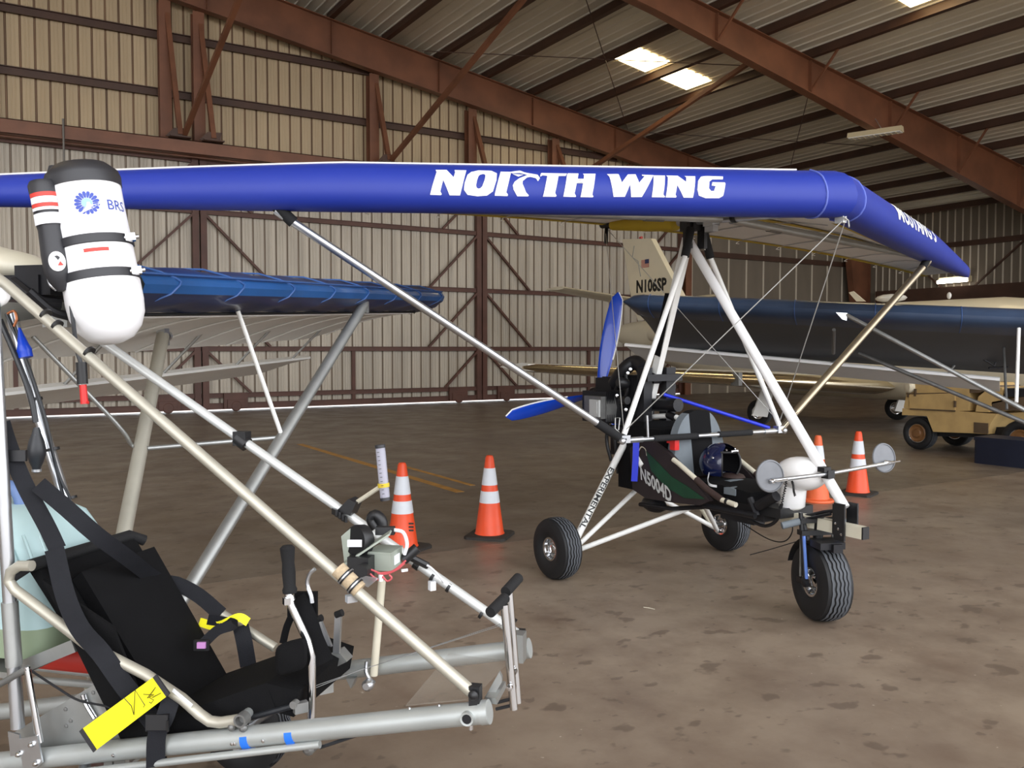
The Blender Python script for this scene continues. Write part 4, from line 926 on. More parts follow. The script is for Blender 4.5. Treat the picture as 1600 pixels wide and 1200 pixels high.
part('red_label', MB().grid(lambda a, u: cyl(-.035 + .075 * a, .288 + .012 * u, .0012), 8, 1), 'label_red', cn_)
# rocket tube on the left of the canister
k0 = cyl(-.155, .0, .02); rb = CB - rgt * .118 + fcm * .045
rk = part('rocket_tube', MB().lathe(rb + ca * .185, ca, [(.014, 0), (.034, .03), (.043, .06), (.044, .12), (.039, .20), (.041, .21), (.044, .30), (.046, .345), (.040, .358), (.001, .359)], 24), 'canister_black', cn_, smooth=50)
part('rocket_collar', MB().lathe(CB - rgt * .085 + fcm * .02 + ca * .20, ca, [(.04, 0), (.055, .03), (.055, .11), (.035, .14)], 20), 'canister_black', rk)
part('rocket_tail', MB().tube([rb + ca * .52 + rgt * .02 - fcm * .05, rb + ca * .60 + rgt * .05 - fcm * .06], .03, 12), 'canister_black', rk)
def rok(x, h, off=.0012): a = x / .044; return rb + ca * (.185 + h) + (fcm * math.cos(a) + rgt * math.sin(a)) * (.0455 + off)
for h0, h1, m_ in ((.302, .315, 'label_red'), (.280, .301, 'label_white'), (.268, .279, 'label_red'), (.257, .267, 'label_white'), (.212, .248, 'label_white')):
    part('warning_label', MB().grid(lambda a, u: rok(-.05 + .085 * a, h0 + (h1 - h0) * u), 10, 1), m_, rk)
part('warning_disc', MB().add([rok(.002 + .024 * math.cos(t), .088 + .032 * math.sin(t), .002) for t in [2 * math.pi * k / 24 for k in range(24)]], [tuple(range(24))]), 'letter_white', rk, smooth=0)
part('warning_triangle', MB().add([rok(.010 + x, .08 + y, .003) for x, y in ((-.008, -.006), (.008, -.006), (0, .008))], [(0, 1, 2)]), 'label_red', rk, smooth=0)
# firing handle on its cable
cb_ = pipe('handle_cable', curve_pts([PA(108, 450, .16), PA(114, 500, .15), PA(120, 545, .12), PA(127, 570, .12)], 12), .0065, 'hose_dark', ul, 8)
part('handle_grip', MB().tube([PA(127, 566, .12), PA(129, 600, .12)], .0165, 14), 'black_plastic', cb_); part('red_handle', MB().tube([PA(129.5, 601, .12), PA(132, 631, .12)], [.011, .012], 12).tube([PA(131, 628, .12), PA(138, 629, .12)], .005, 8), 'red_plastic', cb_)
# ---- fuel tank
def tank():
    ns, ws = (-1.98, -1.50), (.07, .45); prof = [(.64, .93), (.74, 1), (.8, 1), (.92, 1), (1.02, .98), (1.08, .86), (1.115, .62)]; secs = []
    for z, k in prof:
        s_ = []
        for q in range(24):
            a = 2 * math.pi * q / 24; c, s = math.cos(a), math.sin(a); c = math.copysign(abs(c) ** .4, c); s = math.copysign(abs(s) ** .4, s)
            s_.append(LA((ns[0] + ns[1]) / 2 + c * (ns[1] - ns[0]) / 2 * k + (z - .64) * -.1, (ws[0] + ws[1]) / 2 + s * (ws[1] - ws[0]) / 2 * k, z))
        secs.append(s_)
    b = MB().loft(secs); n = 24
    b.m = [1 if (i // n) < 1 else 0 for i in range(len(b.f) - 2)] + [1, 0]; return b
tn_ = part('fuel_tank', tank(), ['tank_top', 'tank_fuel'], ul, smooth=50)
part('tank_handle', MB().tube(curve_pts([LA(-1.95, .26, 1.11), LA(-1.92, .26, 1.17), LA(-1.78, .26, 1.17), LA(-1.74, .26, 1.10)], 12), .022, 10), 'tank_cap', tn_)
for k in range(3): part('moulded_rib', MB().tube([PA(10 + 26 * k, 836, .074), PA(34 + 26 * k, 900, .074)], .005, 8), 'tank_top', tn_)
part('tank_tray', MB().bar(PA(20, 1048, .06), PA(118, 1008, .06), .02, .04).bar(LA(-1.6, .45, .60), LA(-2.0, .45, .56), .02, .04).bar(LA(-1.75, .06, .595), LA(-1.75, .46, .595), .3, .02), 'alu_dull', ul)
part('red_bottle', MB().loft([[LA(-1.45 + dn, .42 + .10 * c * sc, .55 + .07 * s_ * sc) for c, s_ in [(math.cos(k * math.pi / 8), math.sin(k * math.pi / 8)) for k in range(16)]] for dn, sc in ((-.40, .6), (-.38, 1), (-.08, 1), (-.04, .7))]), 'label_red', ul, smooth=50)
# ---- gussets at the bottom left
g1 = part('side_gusset', MB().prism([PA(12, 1150, .04), PA(150, 1068, .04), PA(215, 1130, .04), PA(215, 1160, .04), PA(20, 1172, .04)], WA * .004), 'alu_dull', ul)
g2 = part('gusset_plate', MB().prism([PA(30, 1155, -.045), PA(58, 1150, -.045), PA(66, 1192, -.045), PA(58, 1200, -.045), PA(36, 1203, -.045)], WA * .006).prism([PA(12, 1143, -.02), PA(30, 1148, -.02), PA(36, 1215, -.02), PA(20, 1215, -.02)], WA * .006), 'alu', ul)
for x, y in ((50, 1163), (57, 1192), (30, 1178)): part('bolt', MB().lathe(PA(x, y, -.045), -WA, [(.009, 0), (.009, .006), (.005, .012), (.001, .013)], 8), 'chrome', g2)
for x, y in ((103, 1108), (111, 1126), (104, 1134), (146, 1082)): part('bolt', MB().lathe(PA(x, y, .04), -WA, [(.007, 0), (.006, .004), (.001, .005)], 8), 'steel', g1)
pipe('gear_brace', [PA(42, 1042, -.03), PA(63, 1160, -.03)], .010, 'chrome', ul, 10); pipe('gear_brace', [PA(-20, 1080, -.03), PA(44, 1044, -.03)], .010, 'steel', ul, 10)
pipe('gear_brace', [PA(44, 1044, -.03), PA(52, 1100, -.0), PA(56, 1145, .0)], .007, 'alu_dull', ul, 8)
pipe('cross_tube', [PA(45, 1040, .5), PA(150, 1052, .5)], .016, 'anod', ul, 12); pipe('cross_tube', [PA(55, 1062, .55), PA(150, 1070, .5)], .014, 'anod', ul, 12)
Tp('brake_cable', [(46, 1046), (90, 1075), (125, 1095), (180, 1108), (230, 1142)], .02, .004, 'hose_dark', ul, 6, 20); Tp('brake_cable', [(128, 1089), (160, 1092), (200, 1105)], .05, .004, 'hose_dark', ul, 6, 14)
Tp('bent_lever', [(130, 1085), (135, 1100), (148, 1122)], .03, .008, 'chrome', ul, 8, 12)
pipe('lower_tube', [PA(80, 1212, -.06), PA(500, 1163, -.02)], .011, 'anod', ul, 10)
part('belly_plate', MB().box(PA(180, 1190, .1), (.12, .3, .01), (NA, WA, Z3)).box(PA(172, 1185, .02), (.03, .02, .08), (NA, WA, Z3)).box(PA(190, 1190, .02), (.04, .02, .1), (NA, WA, Z3)), 'alu_dull', ul)
Tp('black_rod', [(500, 1168), (560, 1148), (640, 1137)], -.0, .005, 'hose_dark', ul, 8)
# ---- seat
def slab(c4, th, bulge=0.0, nseg=8):                 # padded panel from four corners
    c4 = [V(p) for p in c4]; nn = (c4[1] - c4[0]).cross(c4[3] - c4[0]).normalized()
    if nn.dot(CAM - c4[0]) < 0: nn = -nn
    top = lambda a, u: (c4[0].lerp(c4[1], a)).lerp(c4[3].lerp(c4[2], a), u) + nn * (bulge * math.sin(math.pi * a) * math.sin(math.pi * u))
    b = MB().grid(top, nseg, nseg); n0 = len(b.v); b.v += [b.v[i] - nn * (th) for i in range(n0)]; b.f += [tuple(i + n0 for i in f) for f in b.f]; b.m += b.m
    W_ = nseg + 1; rm = [i * W_ for i in range(W_)] + [nseg * W_ + j for j in range(1, W_)] + [i * W_ + nseg for i in range(nseg - 1, -1, -1)] + [j for j in range(nseg - 1, 0, -1)]
    for k in range(len(rm)):
        i, j = rm[k], rm[(k + 1) % len(rm)]; b.f.append((i, j, j + n0, i + n0)); b.m.append(0)
    return b
sA, sB, sC, sD = LA(-1.50, .05, .965), LA(-1.46, .47, .97), LA(-1.13, .47, .475), LA(-1.13, .05, .475)
se = part('seat_back', slab((sA, sB, sC, sD), .035, .0), 'black_cloth', ul)
part('back_cushion', slab((LA(-1.40, .13, .93), LA(-1.37, .46, .94), LA(-1.07, .45, .49), LA(-1.07, .11, .49)), .05, .02), 'black_cloth', se)
part('seat_top_bar', MB().tube([LA(-1.56, .0, .93), LA(-1.50, .02, .97), LA(-1.47, .46, .975), LA(-1.44, .5, .95)], .020, 10), 'black_foam', se)
sp_ = part('seat_pan', slab((LA(-1.14, .05, .48), LA(-1.14, .47, .48), LA(-.70, .47, .66), LA(-.70, .05, .66)), .09, .015), 'black_cloth', ul)
part('seat_front', slab((LA(-.70, .05, .66), LA(-.70, .47, .66), LA(-.60, .46, .64), LA(-.60, .06, .64)), .08, .01), 'black_cloth', sp_)
part('seat_pouch', MB().loft([[PA(455, 1026, w_) + NA * (.052 * k_ * math.copysign(abs(math.cos(a)) ** .5, math.cos(a))) + Z3 * (.048 * k_ * math.copysign(abs(math.sin(a)) ** .5, math.sin(a)) + .35 * .052 * math.copysign(abs(math.cos(a)) ** .5, math.cos(a))) for a in [2 * math.pi * q / 20 for q in range(20)]] for w_, k_ in ((.02, .8), (.028, 1), (.09, 1))]), 'black_cloth', sp_)
part('seat_fold', slab((LA(-1.45, .02, .93), LA(-1.20, .02, .80), LA(-1.02, .02, .40), LA(-1.16, .02, .42)), .01, .01), 'black_cloth', sp_)
# seat hoops
hpN = [(50, 884), (30, 884), (17, 893), (14, 908), (24, 922), (40, 934), (136, 1007), (228, 1054), (285, 1092), (312, 1116), (328, 1127), (345, 1129), (376, 1124)]
hn = Tp('seat_hoop', hpN, -.012, .0165, 'anod_warm', ul, 14)
hf = Tp('seat_hoop', [(205, 868), (247, 896), (340, 955), (430, 1012)], FAR, .0165, 'anod_warm', ul, 12)
cx = pipe('front_cross_bar', [PA(374, 1126, -.02), PA(452, 1058, .40), PA(470, 1040, FAR)], .015, 'anod', ul, 12); part('foam_sleeve', MB().tube([PA(398, 1108, .08), PA(446, 1066, .36)], .022, 12), 'black_foam', cx)
part('bar_knuckle', MB().lathe(PA(377, 1125, -.03), -WA, [(.02, -.02), (.02, .01), (.014, .01), (.013, -.01)], 14).ball(PA(362, 1136, -.02), .012, 8, 6).ball(PA(380, 1137, -.02), .013, 8, 6), 'steel', hn)
part('paper_label', MB().ribbon([PA(270, 1078, -.032), PA(300, 1103, -.032)], .012, .001, Z3), 'label_white', hn)
pipe('control_rod', [PA(390, 1122, .05), PA(462, 1102, .05), PA(478, 1097, .05)], .009, 'hose_dark', ul, 8)
part('rod_end', MB().box(PA(470, 1105, .03), (.04, .02, .03)).lathe(PA(463, 1098, .03), -WA, [(.012, 0), (.012, .02)], 10), 'steel', ul)
# belts
strap('shoulder_belt', [PA(2, 660, .04), PA(15, 700, .04), PA(40, 760, .04), PA(72, 820, .04), PA(90, 858, .04)], .05); part('belt_slide', MB().box(PA(24, 712, .035), (.07, .012, .035), (RT, FW, UP)), 'black_plastic', ul); part('belt_buckle', MB().bar(PA(9, 706, .03), PA(14, 717, .03), .006, .01), 'alu', ul)
strap('shoulder_belt', [PA(60, 757, .05), PA(105, 795, .06), PA(150, 835, .10), PA(200, 872, .22), PA(248, 908, .42), PA(275, 912, .48), PA(310, 930, .5), PA(345, 960, .5)], .052)
part('belt_slide', MB().bar(PA(236, 913, .40), PA(246, 925, .40), .006, .012), 'alu', ul)
strap('lap_belt', [PA(258, 920, .47), PA(270, 940, .47), PA(277, 962, .47)], .03); strap('lap_belt', [PA(325, 968, .47), PA(365, 975, .45), PA(340, 985, .38), PA(318, 1005, .31)], .035)
strap('lap_belt', [PA(376, 978, .48), PA(382, 1005, .46), PA(388, 1040, .46)], .055); part('belt_latch', MB().box(PA(315, 1008, .30), (.05, .012, .035), (RT, FW, UP)), 'black_plastic', ul); part('latch_button', MB().box(PA(315, 1008, .292), (.028, .012, .02), (RT, FW, UP)), 'pink', ul)
b1 = strap('yellow_tag', [PA(312, 972, .47), PA(340, 978, .46), PA(372, 965, .47), PA(388, 972, .48)], .030, 'tag_yellow')
strap('side_belt', [PA(85, 858, .03), PA(102, 930, .0), PA(125, 982, -.03), PA(158, 1020, -.048), PA(195, 1072, -.03), PA(235, 1122, .0), PA(248, 1140, .0)], .055)
strap('boom_belt', [PA(268, 1090, -.02), PA(258, 1120, -.045), PA(245, 1150, -.05), PA(243, 1198, -.05)], .052); part('boom_buckle', MB().box(PA(246, 1128, -.055), (.065, .012, .045), (RT, FW, UP)).bar(PA(262, 1126, -.06), PA(262, 1143, -.06), .006, .006), 'black_plastic', ul)
part('belt_clip', MB().bar(PA(107, 956, .02), PA(107, 972, .02), .008, .012).bar(PA(108, 957, .02), PA(135, 957, .05), .008, .008).bar(PA(135, 953, .05), PA(136, 962, .05), .012, .012), 'alu', ul)
# yellow streamer with handwriting
ty = [PA(127, 1140, -.07), PA(242, 1056, -.055), PA(263, 1086, -.06), PA(149, 1173, -.075)]
tg = part('yellow_streamer', slab(ty, .003, .0), 'tag_yellow', ul)
for (a, b_, c, d) in ((0, 3, .0, 1), (1, 2, .0, 1)):
    part('streamer_edge', MB().bar(ty[a], ty[b_], .006, .014, NA), 'canister_black', tg)
ot = CAM - ty[0]; ot.normalize()
for st_ in ([(193, 1090), (205, 1103), (209, 1117), (211, 1078), (226, 1102), (224, 1105)], [(224, 1085), (240, 1086), (230, 1091), (243, 1074), (233, 1090), (240, 1094), (236, 1099), (233, 1097)], [(238, 1090), (251, 1083)]):
    part('handwriting', MB().tube([PA(x, y, -.066) + ot * .004 for x, y in st_], .0011, 5), 'letter_black', tg)
# ---- control stick
stk = Tp('control_stick', [(450, 925), (455, 946), (480, 1000), (487, 1025), (487, 1100), (486, 1163)], .10, .0125, 'chrome', ul, 12)
part('stick_grip', MB().lathe(PA(453, 926, .10), PA(449, 856, .10) - PA(453, 926, .10), [(.021, 0), (.022, .01), (.018, .02), (.020, .06), (.018, .09), (.021, .122), (.022, .135), (.015, .142), (.001, .143)], 18), 'black_foam', stk)
part('stick_collar', MB().tube([PA(451, 931, .10), PA(453, 939, .10)], .018, 10).box(PA(448, 939, .085), (.02, .02, .02)), 'chrome', stk)
part('brake_lever', MB().tube(curve_pts([PA(492, 889, .12), PA(484, 897, .12), PA(480, 912, .12), PA(486, 930, .12), PA(488, 942, .12)], 14), .006, 8), 'alu', stk)
part('stick_pivot', MB().lathe(PA(486, 1166, .09), -WA, [(.02, -.02), (.02, .02), (.008, .03)], 12), 'steel', stk)
strap('stick_belt', [PA(463, 935, .14), PA(478, 960, .13), PA(492, 1000, .13), PA(508, 1035, .14)], .055, 'black_cloth'); strap('stick_belt', [PA(470, 935, .16), PA(450, 975, .16), PA(442, 1005, .16)], .022, 'black_cloth')
part('belt_pad', MB().box(PA(473, 945, .17), (.09, .02, .08), (RT, FW, UP)), 'black_cloth', ul)
# brake pedals
for x0, y0, x1, y1, w in ((497, 968, 518, 1020, .40), (529, 960, 526, 1020, .34)):
    pd = part('toe_lever', MB().bar(PA(x0, y0, w), PA(x1, y1, w), .012, .022, NA), 'alu', ul); part('lever_knob', MB().tube([PA(x0 - 4, y0 + 1, w), PA(x0 + 6, y0 - 3, w)], .012, 10), 'black_foam', pd)
part('pedal_block', MB().prism([PA(516, 1022, .34), PA(528, 1018, .34), PA(542, 1034, .34), PA(526, 1042, .34)], WA * .05), 'alu_dull', ul)
# ---- far cross post, clamp
pv = pipe('instrument_post', [PA(597, 905, .46), PA(584, 1055, .46)], .0135, 'cream_tube', ul, 12); part('post_clamp', MB().tube(curve_pts([PA(573, 1035, .46), PA(572, 1050, .44), PA(577, 1060, .44), PA(584, 1066, .46)], 10), .007, 8).lathe(PA(577, 1068, .45), -WA, [(.02, 0), (.02, .02), (.012, .03)], 10), 'alu', pv)
part('boom_bracket', MB().box(PA(508, 1073, .47), (.05, .03, .04)).prism([PA(540, 1060, .47), PA(555, 1060, .47), PA(548, 1076, .47)], WA * .03), 'alu_dull', ul)
pipe('control_cable', [PA(440, 1090, .1), PA(540, 1055, .25), PA(782, 975, .25)], .0011, 'steel', ul, 5); pipe('control_cable', [PA(445, 1094, .1), PA(560, 1048, .25), PA(784, 977, .25)], .0011, 'steel', ul, 5)
# clear sheet between the booms
cs = part('clear_floor_sheet', MB().prism([PA(634, 1110, .0) + Z3 * .012, PA(738, 1100, .0) + Z3 * .012, PA(800, 1030, FAR), PA(705, 1018, FAR)], (0, 0, .003)), 'perspex', ul, smooth=0)
part('sheet_edge', MB().bar(PA(634, 1111, -.002), PA(738, 1101, -.002), .004, .004), 'alu', cs)
for x in (640, 686, 735): part('rivet', MB().lathe(PA(x, 1110 - (x - 636) * .098, -.004) + Z3 * .004, Z3, [(.005, 0), (.004, .004), (.001, .005)], 8), 'chrome', cs)
# ---- pedal bars at the nose
for x0, y0, x1, y1, w, gx, gy, hx, hy in ((788, 945, 803, 1108, .22, 766, 957, 789, 934, ), (795, 920, 809, 1098, .32, 790, 925, 810, 903)):
    pb = pipe('pedal_bar', [PA(x0, y0, w), PA(x1, y1, w)], .0125, 'chrome', ul, 12)
    ctr = PA(x0, y0, w); part('foot_grip', MB().tube([PA(gx, gy, w - .06), PA(hx, hy, w + .03)], .0165, 14), 'black_foam', pb)
    part('pivot_bolt', MB().lathe(PA(x0 + 9, y0 + 128, w - .015), -WA, [(.010, 0), (.010, .012), (.001, .014)], 8), 'chrome', pb)
for y in (1098, 1108): pipe('nose_rod', [PA(775, y, .22), PA(800, y - 6, .22)], .005, 'hose_dark', ul, 8)
# ---- instruments clamped between the down tubes
ip = part('instrument_plate', MB().prism([PA(533, 838, .28), PA(547, 826, .28), PA(546, 872, .28), PA(548, 890, .28), PA(538, 880, .28)], WA * .02).bar(PA(538, 880, .26), PA(610, 832, .30), .06, .006).prism([PA(545, 880, .24), PA(556, 885, .24), PA(556, 905, .24), PA(545, 900, .24)], WA * .02), 'box_grey', ul)
part('round_gauge', MB().lathe(PA(557, 845, .28), (V((-.9, -.35, .1))), [(.05, -.03), (.05, .0), (.046, .008), (.001, .008)], 24), 'black_plastic', ip); part('gauge_label', MB().box(PA(554, 849, .235), (.045, .002, .022), (RT, FW, UP)), 'label_white', ip)
bx = part('metal_box', MB().box(PA(592, 878, .28) + WA * .05, (.078, .10, .055), (NA, WA, Z3)).box(PA(592, 878, .28) + WA * .05 + Z3 * .029, (.084, .106, .004), (NA, WA, Z3)), 'box_grey', ip); part('box_label', MB().box(PA(592, 878, .28) + WA * .05 + NA * .041, (.002, .045, .03), (NA, WA, Z3)), 'label_white', bx)
part('switch_box', MB().box(PA(564, 886, .25), (.07, .05, .07), (NA, WA, Z3)).lathe(PA(570, 890, .22), -WA, [(.022, 0), (.022, .03)], 12), 'black_plastic', ip)
part('connector', MB().box(PA(602, 829, .35), (.06, .03, .025), (RT, FW, UP)), 'black_plastic', ip)
part('bent_tube', MB().tube(curve_pts([PA(588, 825, .45), PA(580, 812, .45), PA(586, 804, .45), PA(596, 812, .45), PA(598, 826, .45)], 14), .018, 10), 'black_plastic', ip)
part('cable_bundle', MB().tube([PA(630, 875, .38), PA(652, 856, .40)], .018, 10).tube([PA(640, 870, .45), PA(668, 884, .5)], .012, 8), 'black_plastic', ip)
part('white_lead', MB().tube(curve_pts([PA(615, 828, .35), PA(630, 832, .35), PA(636, 850, .35), PA(632, 866, .36)], 14), .006, 8), 'label_white', ip)
for pts in ([(575, 892), (582, 900), (592, 906), (598, 902)], [(598, 900), (605, 908), (612, 903), (608, 898)], [(590, 896), (612, 893), (625, 884), (634, 876)], [(580, 890), (600, 897), (620, 890), (632, 880)]):
    part('red_wire', MB().tube(curve_pts([PA(x, y, .22) for x, y in pts], 12), .003, 6), 'wire_red', ip)
part('tie_plate', MB().prism([PA(556, 908, .06), PA(572, 902, .1), (PA(590, 905, .2)), PA(575, 918, .1)], Z3 * .004), 'alu', ip)
part('bottom_tab', MB().box(PA(549, 935, .01), (.03, .02, .02)), 'alu', ip)
part('terminal', MB().box(PA(595, 903, .22), (.012, .01, .02)).box(PA(632, 891, .24), (.02, .006, .008)), 'label_white', ip)
# ---- airspeed tube on its arm
ck = part('tube_bracket', MB().prism([PA(526, 798, FAR - .03), PA(544, 780, FAR - .03), PA(556, 786, FAR - .03), PA(547, 806, FAR - .03)], WA * .06), 'black_plastic', ul)
for k in range(4): part('bracket_tooth', MB().box(PA(523 + 5 * k, 800 + 3.5 * k, FAR - .03), (.008, .04, .02)), 'black_plastic', ck)
pipe('arm', [PA(557, 785, FAR), PA(598, 758, FAR - .05)], .008, 'cream_tube', ck, 8)
at = part('airspeed_tube', MB().tube([PA(594, 698, FAR - .05), PA(602, 781, FAR - .05)], .0165, 16), 'tube_clear', ck); part('tube_cap', MB().tube([PA(593.6, 695, FAR - .05), PA(594.2, 700, FAR - .05)], .0175, 14), 'canister_black', at); part('tube_cap', MB().tube([PA(601.6, 777, FAR - .05), PA(602.2, 782, FAR - .05)], .0175, 14), 'canister_black', at)
part('yellow_ring', MB().tube([PA(599, 755, FAR - .05), PA(599.6, 761, FAR - .05)], .02, 14), 'sail_yellow', at)
for k in range(11): part('scale_mark', MB().bar(PA(589 + .8 * k, 707 + 6.5 * k, FAR - .075), PA(592.5 + .8 * k, 706.6 + 6.5 * k, FAR - .075), .002, .0016), 'letter_black', at)
# ---- wheels on the floor
for gx, gy in ((388, 1206),):
    g = ground(gx, gy); tire(V((g.x, g.y, .175)), -WA, .175, .11, .08, ul)
    q = V((g.x, g.y, .175)); pipe('gear_leg', [q, LA(-1.35, .40, .42)], .018, 'alu', ul, 10); pipe('gear_leg', [q, LA(-.75, .50, .50)], .014, 'alu', ul, 10)
dW = (V((g.x, g.y, 0)) - LA(0, 0, 0)).dot(WA); dN = (V((g.x, g.y, 0)) - LA(0, 0, 0)).dot(NA)
q = LA(dN, .516 - dW, .175); tire(q, -WA, .175, .11, .08, ul); pipe('gear_leg', [q, LA(-1.35, .10, .42)], .018, 'alu', ul, 10)
# ------------------------------------------------------------------ traffic cones
mat('cone_orange', srgb(246, 84, 38), 0.4, 0, .12, 8)
mat('cone_faded', srgb(240, 110, 62), 0.5, 0, .1, 8)
mat('cone_white', srgb(226, 230, 236), 0.4, 0, .06, 10)
mat('cone_base', srgb(52, 48, 44), 0.7, 0, .3, 10)
def cone(px, py, label, base='cone_base', body='cone_orange', rot=0.0, rnd=False, H=.685, scuff=False):
    g = ground(px, py); c = thing('traffic_cone', label, 'cone', (g.x, g.y, 0), 'orange and white traffic cones')
    a = (V((math.cos(rot), math.sin(rot), 0)), V((-math.sin(rot), math.cos(rot), 0)), Z3); b = MB()
    if rnd: b.lathe(g, Z3, [(.17, 0), (.175, .01), (.17, .025), (.13, .035)], 28)
    else:
        h = .185
        b.loft([[g + a[0] * (x * k) + a[1] * (y * k) + Z3 * z for x, y in ((h - .03, h), (h, h - .03), (h, -h + .03), (h - .03, -h), (-h + .03, -h), (-h, -h + .03), (-h, h - .03), (-h + .03, h))] for z, k in ((0, 1), (.022, 1.0), (.030, .95))])
    part('base', b, base, c)
    r = lambda f: .125 + (.034 - .125) * f
    bo = part('body', MB().lathe(g + Z3 * .03, Z3, [(.132, 0), (r(.0), .012), (r(.4), H * .4), (r(.97), H * .97), (r(1) * .8, H), (r(1) * .7, H), (r(.9) * .7, H * .9)], 32, caps=False), body, c, smooth=30)
    for lo, hi in ((.40, .55), (.626, .843)): part('reflective_band', MB().lathe(g + Z3 * .03, Z3, [(r(lo), H * lo), (r(lo) + .0025, H * lo + .001), (r(hi) + .0025, H * hi - .001), (r(hi), H * hi)], 32, caps=False), 'cone_white', bo)
    if scuff:
        for k in range(3): part('stencil_mark', MB().box(g + Z3 * (.17 + .028 * k) + RT * .082 - FW * .085 * 1, (.04, .002, .014), (RT, FW, Z3)), 'cone_base', bo)
cone(629, 858, 'orange traffic cone with black base behind the foreground instrument box', rot=.5, scuff=True)
cone(765, 838, 'orange traffic cone standing alone left of the trike wheel', rot=.75)
cone(1277, 783, 'faded orange traffic cone with orange base behind the trike nose pod', base='cone_faded', body='cone_faded', rnd=True)
cone(1340, 772, 'rightmost orange traffic cone with flat black base beside the trike mirror', rot=.35)

# ------------------------------------------------------------------ second ultralight: dark navy wing behind the trike
mat('wing_navy', srgb(58, 76, 104), 0.32, 0.2, .25, 3, .15, 5, coat=.3)
mat('wing_dark_under', srgb(66, 70, 76), 0.45, 0, .15, 3)
mat('flap_white', srgb(206, 206, 204), 0.4, 0, .05, 3)
BT, BR = CAM + ray(966, 470) * 10.0, CAM + ray(1600, 497) * 8.4
bax = (BR - BT); BL = bax.length; bax.normalize(); bbk = V((-bax.y, bax.x, 0)).normalized()
if bbk.dot(FW) < 0: bbk = -bbk
EXT = 1.3
ub = thing('ultralight_airplane', 'second ultralight with dark navy wing and white flaperon behind the trike', 'ultralight', tuple(V((BR.x, BR.y, 0)) + bax * .9 * V((1, 1, 0)).x))
ub.location = (BR.x + bax.x * 1.2, BR.y + bax.y * 1.2, 0); WL[ub] = V(ub.location)
SB = [(.42, .03), (.28, .085), (.14, .10), (.05, .07), (.0, .0), (.02, -.06), (.10, -.11), (.3, -.17)]
def bw(s, x, y):
    e = max(0, .3 - s) / .3; k = math.sqrt(max(0, 1 - e * e)) * .97 + .03
    return BT + bax * s + bbk * (x * (.5 + .5 * k) + .15 * e) + Z3 * (y * k)
def sb(u):
    f = u * (len(SB) - 1); i = min(int(f), len(SB) - 2); f -= i; return (SB[i][0] * (1 - f) + SB[i + 1][0] * f, SB[i][1] * (1 - f) + SB[i + 1][1] * f)
LB = BL + EXT
wl = part('wing_leading_edge', MB().grid(lambda a, u: bw(LB * a, *sb(u)), 40, 16), 'wing_navy', ub, fix=False)
part('wing_underside', MB().grid(lambda a, u: bw(LB * a, .3 + 1.2 * u, -.17 - .40 * u + .04 * math.sin(math.pi * u)), 30, 8), 'wing_dark_under', ub, fix=False)
part('wing_topside', MB().grid(lambda a, u: bw(LB * a, .42 + 1.08 * u, .03 - .60 * u), 30, 8), 'wing_navy', ub, fix=False)
for s in (.35, 1.15, 1.95, 2.75, 3.55, 4.35): part('rib_seam', MB().tube([bw(s, *sb(u / 16)) - bbk * .004 for u in range(17)], .004, 6), 'wing_seam', wl)
p4 = [CAM + ray(976, 539) * 11.4, CAM + ray(1562, 593) * 9.7, CAM + ray(1562, 612) * 10.0, CAM + ray(1002, 561) * 11.7]
nf = (p4[1] - p4[0]).cross(p4[3] - p4[0]).normalized()
fb = part('flaperon', MB().prism(p4, nf * .03), 'flap_white', ub); part('flaperon_edge', MB().bar(p4[0], p4[1], .03, .03), 'letter_white', fb)
for s in (.9, 2.4, 3.6): part('flaperon_hanger', MB().tube([bw(s, 1.4, -.5), p4[0].lerp(p4[1], s / 4.1)], .012, 6), 'alu_dull', fb)
l1, l2 = CAM + ray(1735, 712) * 7.7, CAM + ray(1735, 716) * 8.4
s1 = pipe('wing_strut', [CAM + ray(1322, 492) * 9.0, l1], .022, 'alu_dull', ub, 12); part('strut_plate', MB().prism([CAM + ray(1306, 488) * 8.98, CAM + ray(1324, 489) * 8.98, CAM + ray(1323, 501) * 8.98, CAM + ray(1316, 499) * 8.98], bbk * .02), 'alu', s1)
s2 = pipe('rear_strut', [CAM + ray(1342, 552) * 9.9, l2], .022, 'steel', ub, 12)
pipe('jury_strut', [CAM + ray(1592, 513) * 8.3, CAM + ray(1588, 629) * 8.0], .016, 'white_paint', ub, 10); pipe('jury_strut', [CAM + ray(1568, 535) * 9.2, CAM + ray(1573, 640) * 8.7], .013, 'steel', ub, 10)
pipe('hanger_tube', [CAM + ray(1303, 515) * 9.2, CAM + ray(1302, 552) * 9.6], .02, 'steel', ub, 8); part('aileron_fitting', MB().tube([CAM + ray(1535, 560) * 9.6, CAM + ray(1553, 572) * 9.6, CAM + ray(1565, 545) * 9.6], .012, 6).tube([CAM + ray(1545, 575) * 9.6, CAM + ray(1575, 574) * 9.6], .012, 6), 'engine_dark', ub)
fz = V((l1.x, l1.y, 0)) + bax * .45 * V((1, 1, 0)).x; fz = V((l1.x + bax.x * .4, l1.y + bax.y * .4, 0))
part('fuselage_boom', MB().tube([fz + bbk * -1.3 + Z3 * .75, fz + bbk * 3.5 + Z3 * .85], .06, 14), 'anod', ub); pipe('cabin_post', [fz + Z3 * .75, V((fz.x, fz.y, 1.95))], .025, 'alu', ub, 10); pipe('cabin_post', [fz + bbk * .9 + Z3 * .78, V((fz.x + bbk.x * .9, fz.y + bbk.y * .9, 1.75))], .025, 'alu', ub, 10)
for sg in (-1, 1):
    q = fz + bax * (sg * .6); q = V((q.x, q.y, .2)); tire(q, bax * -1, .2, .14, .09, ub); pipe('gear_leg', [q, fz + Z3 * .75], .022, 'steel', ub, 10)

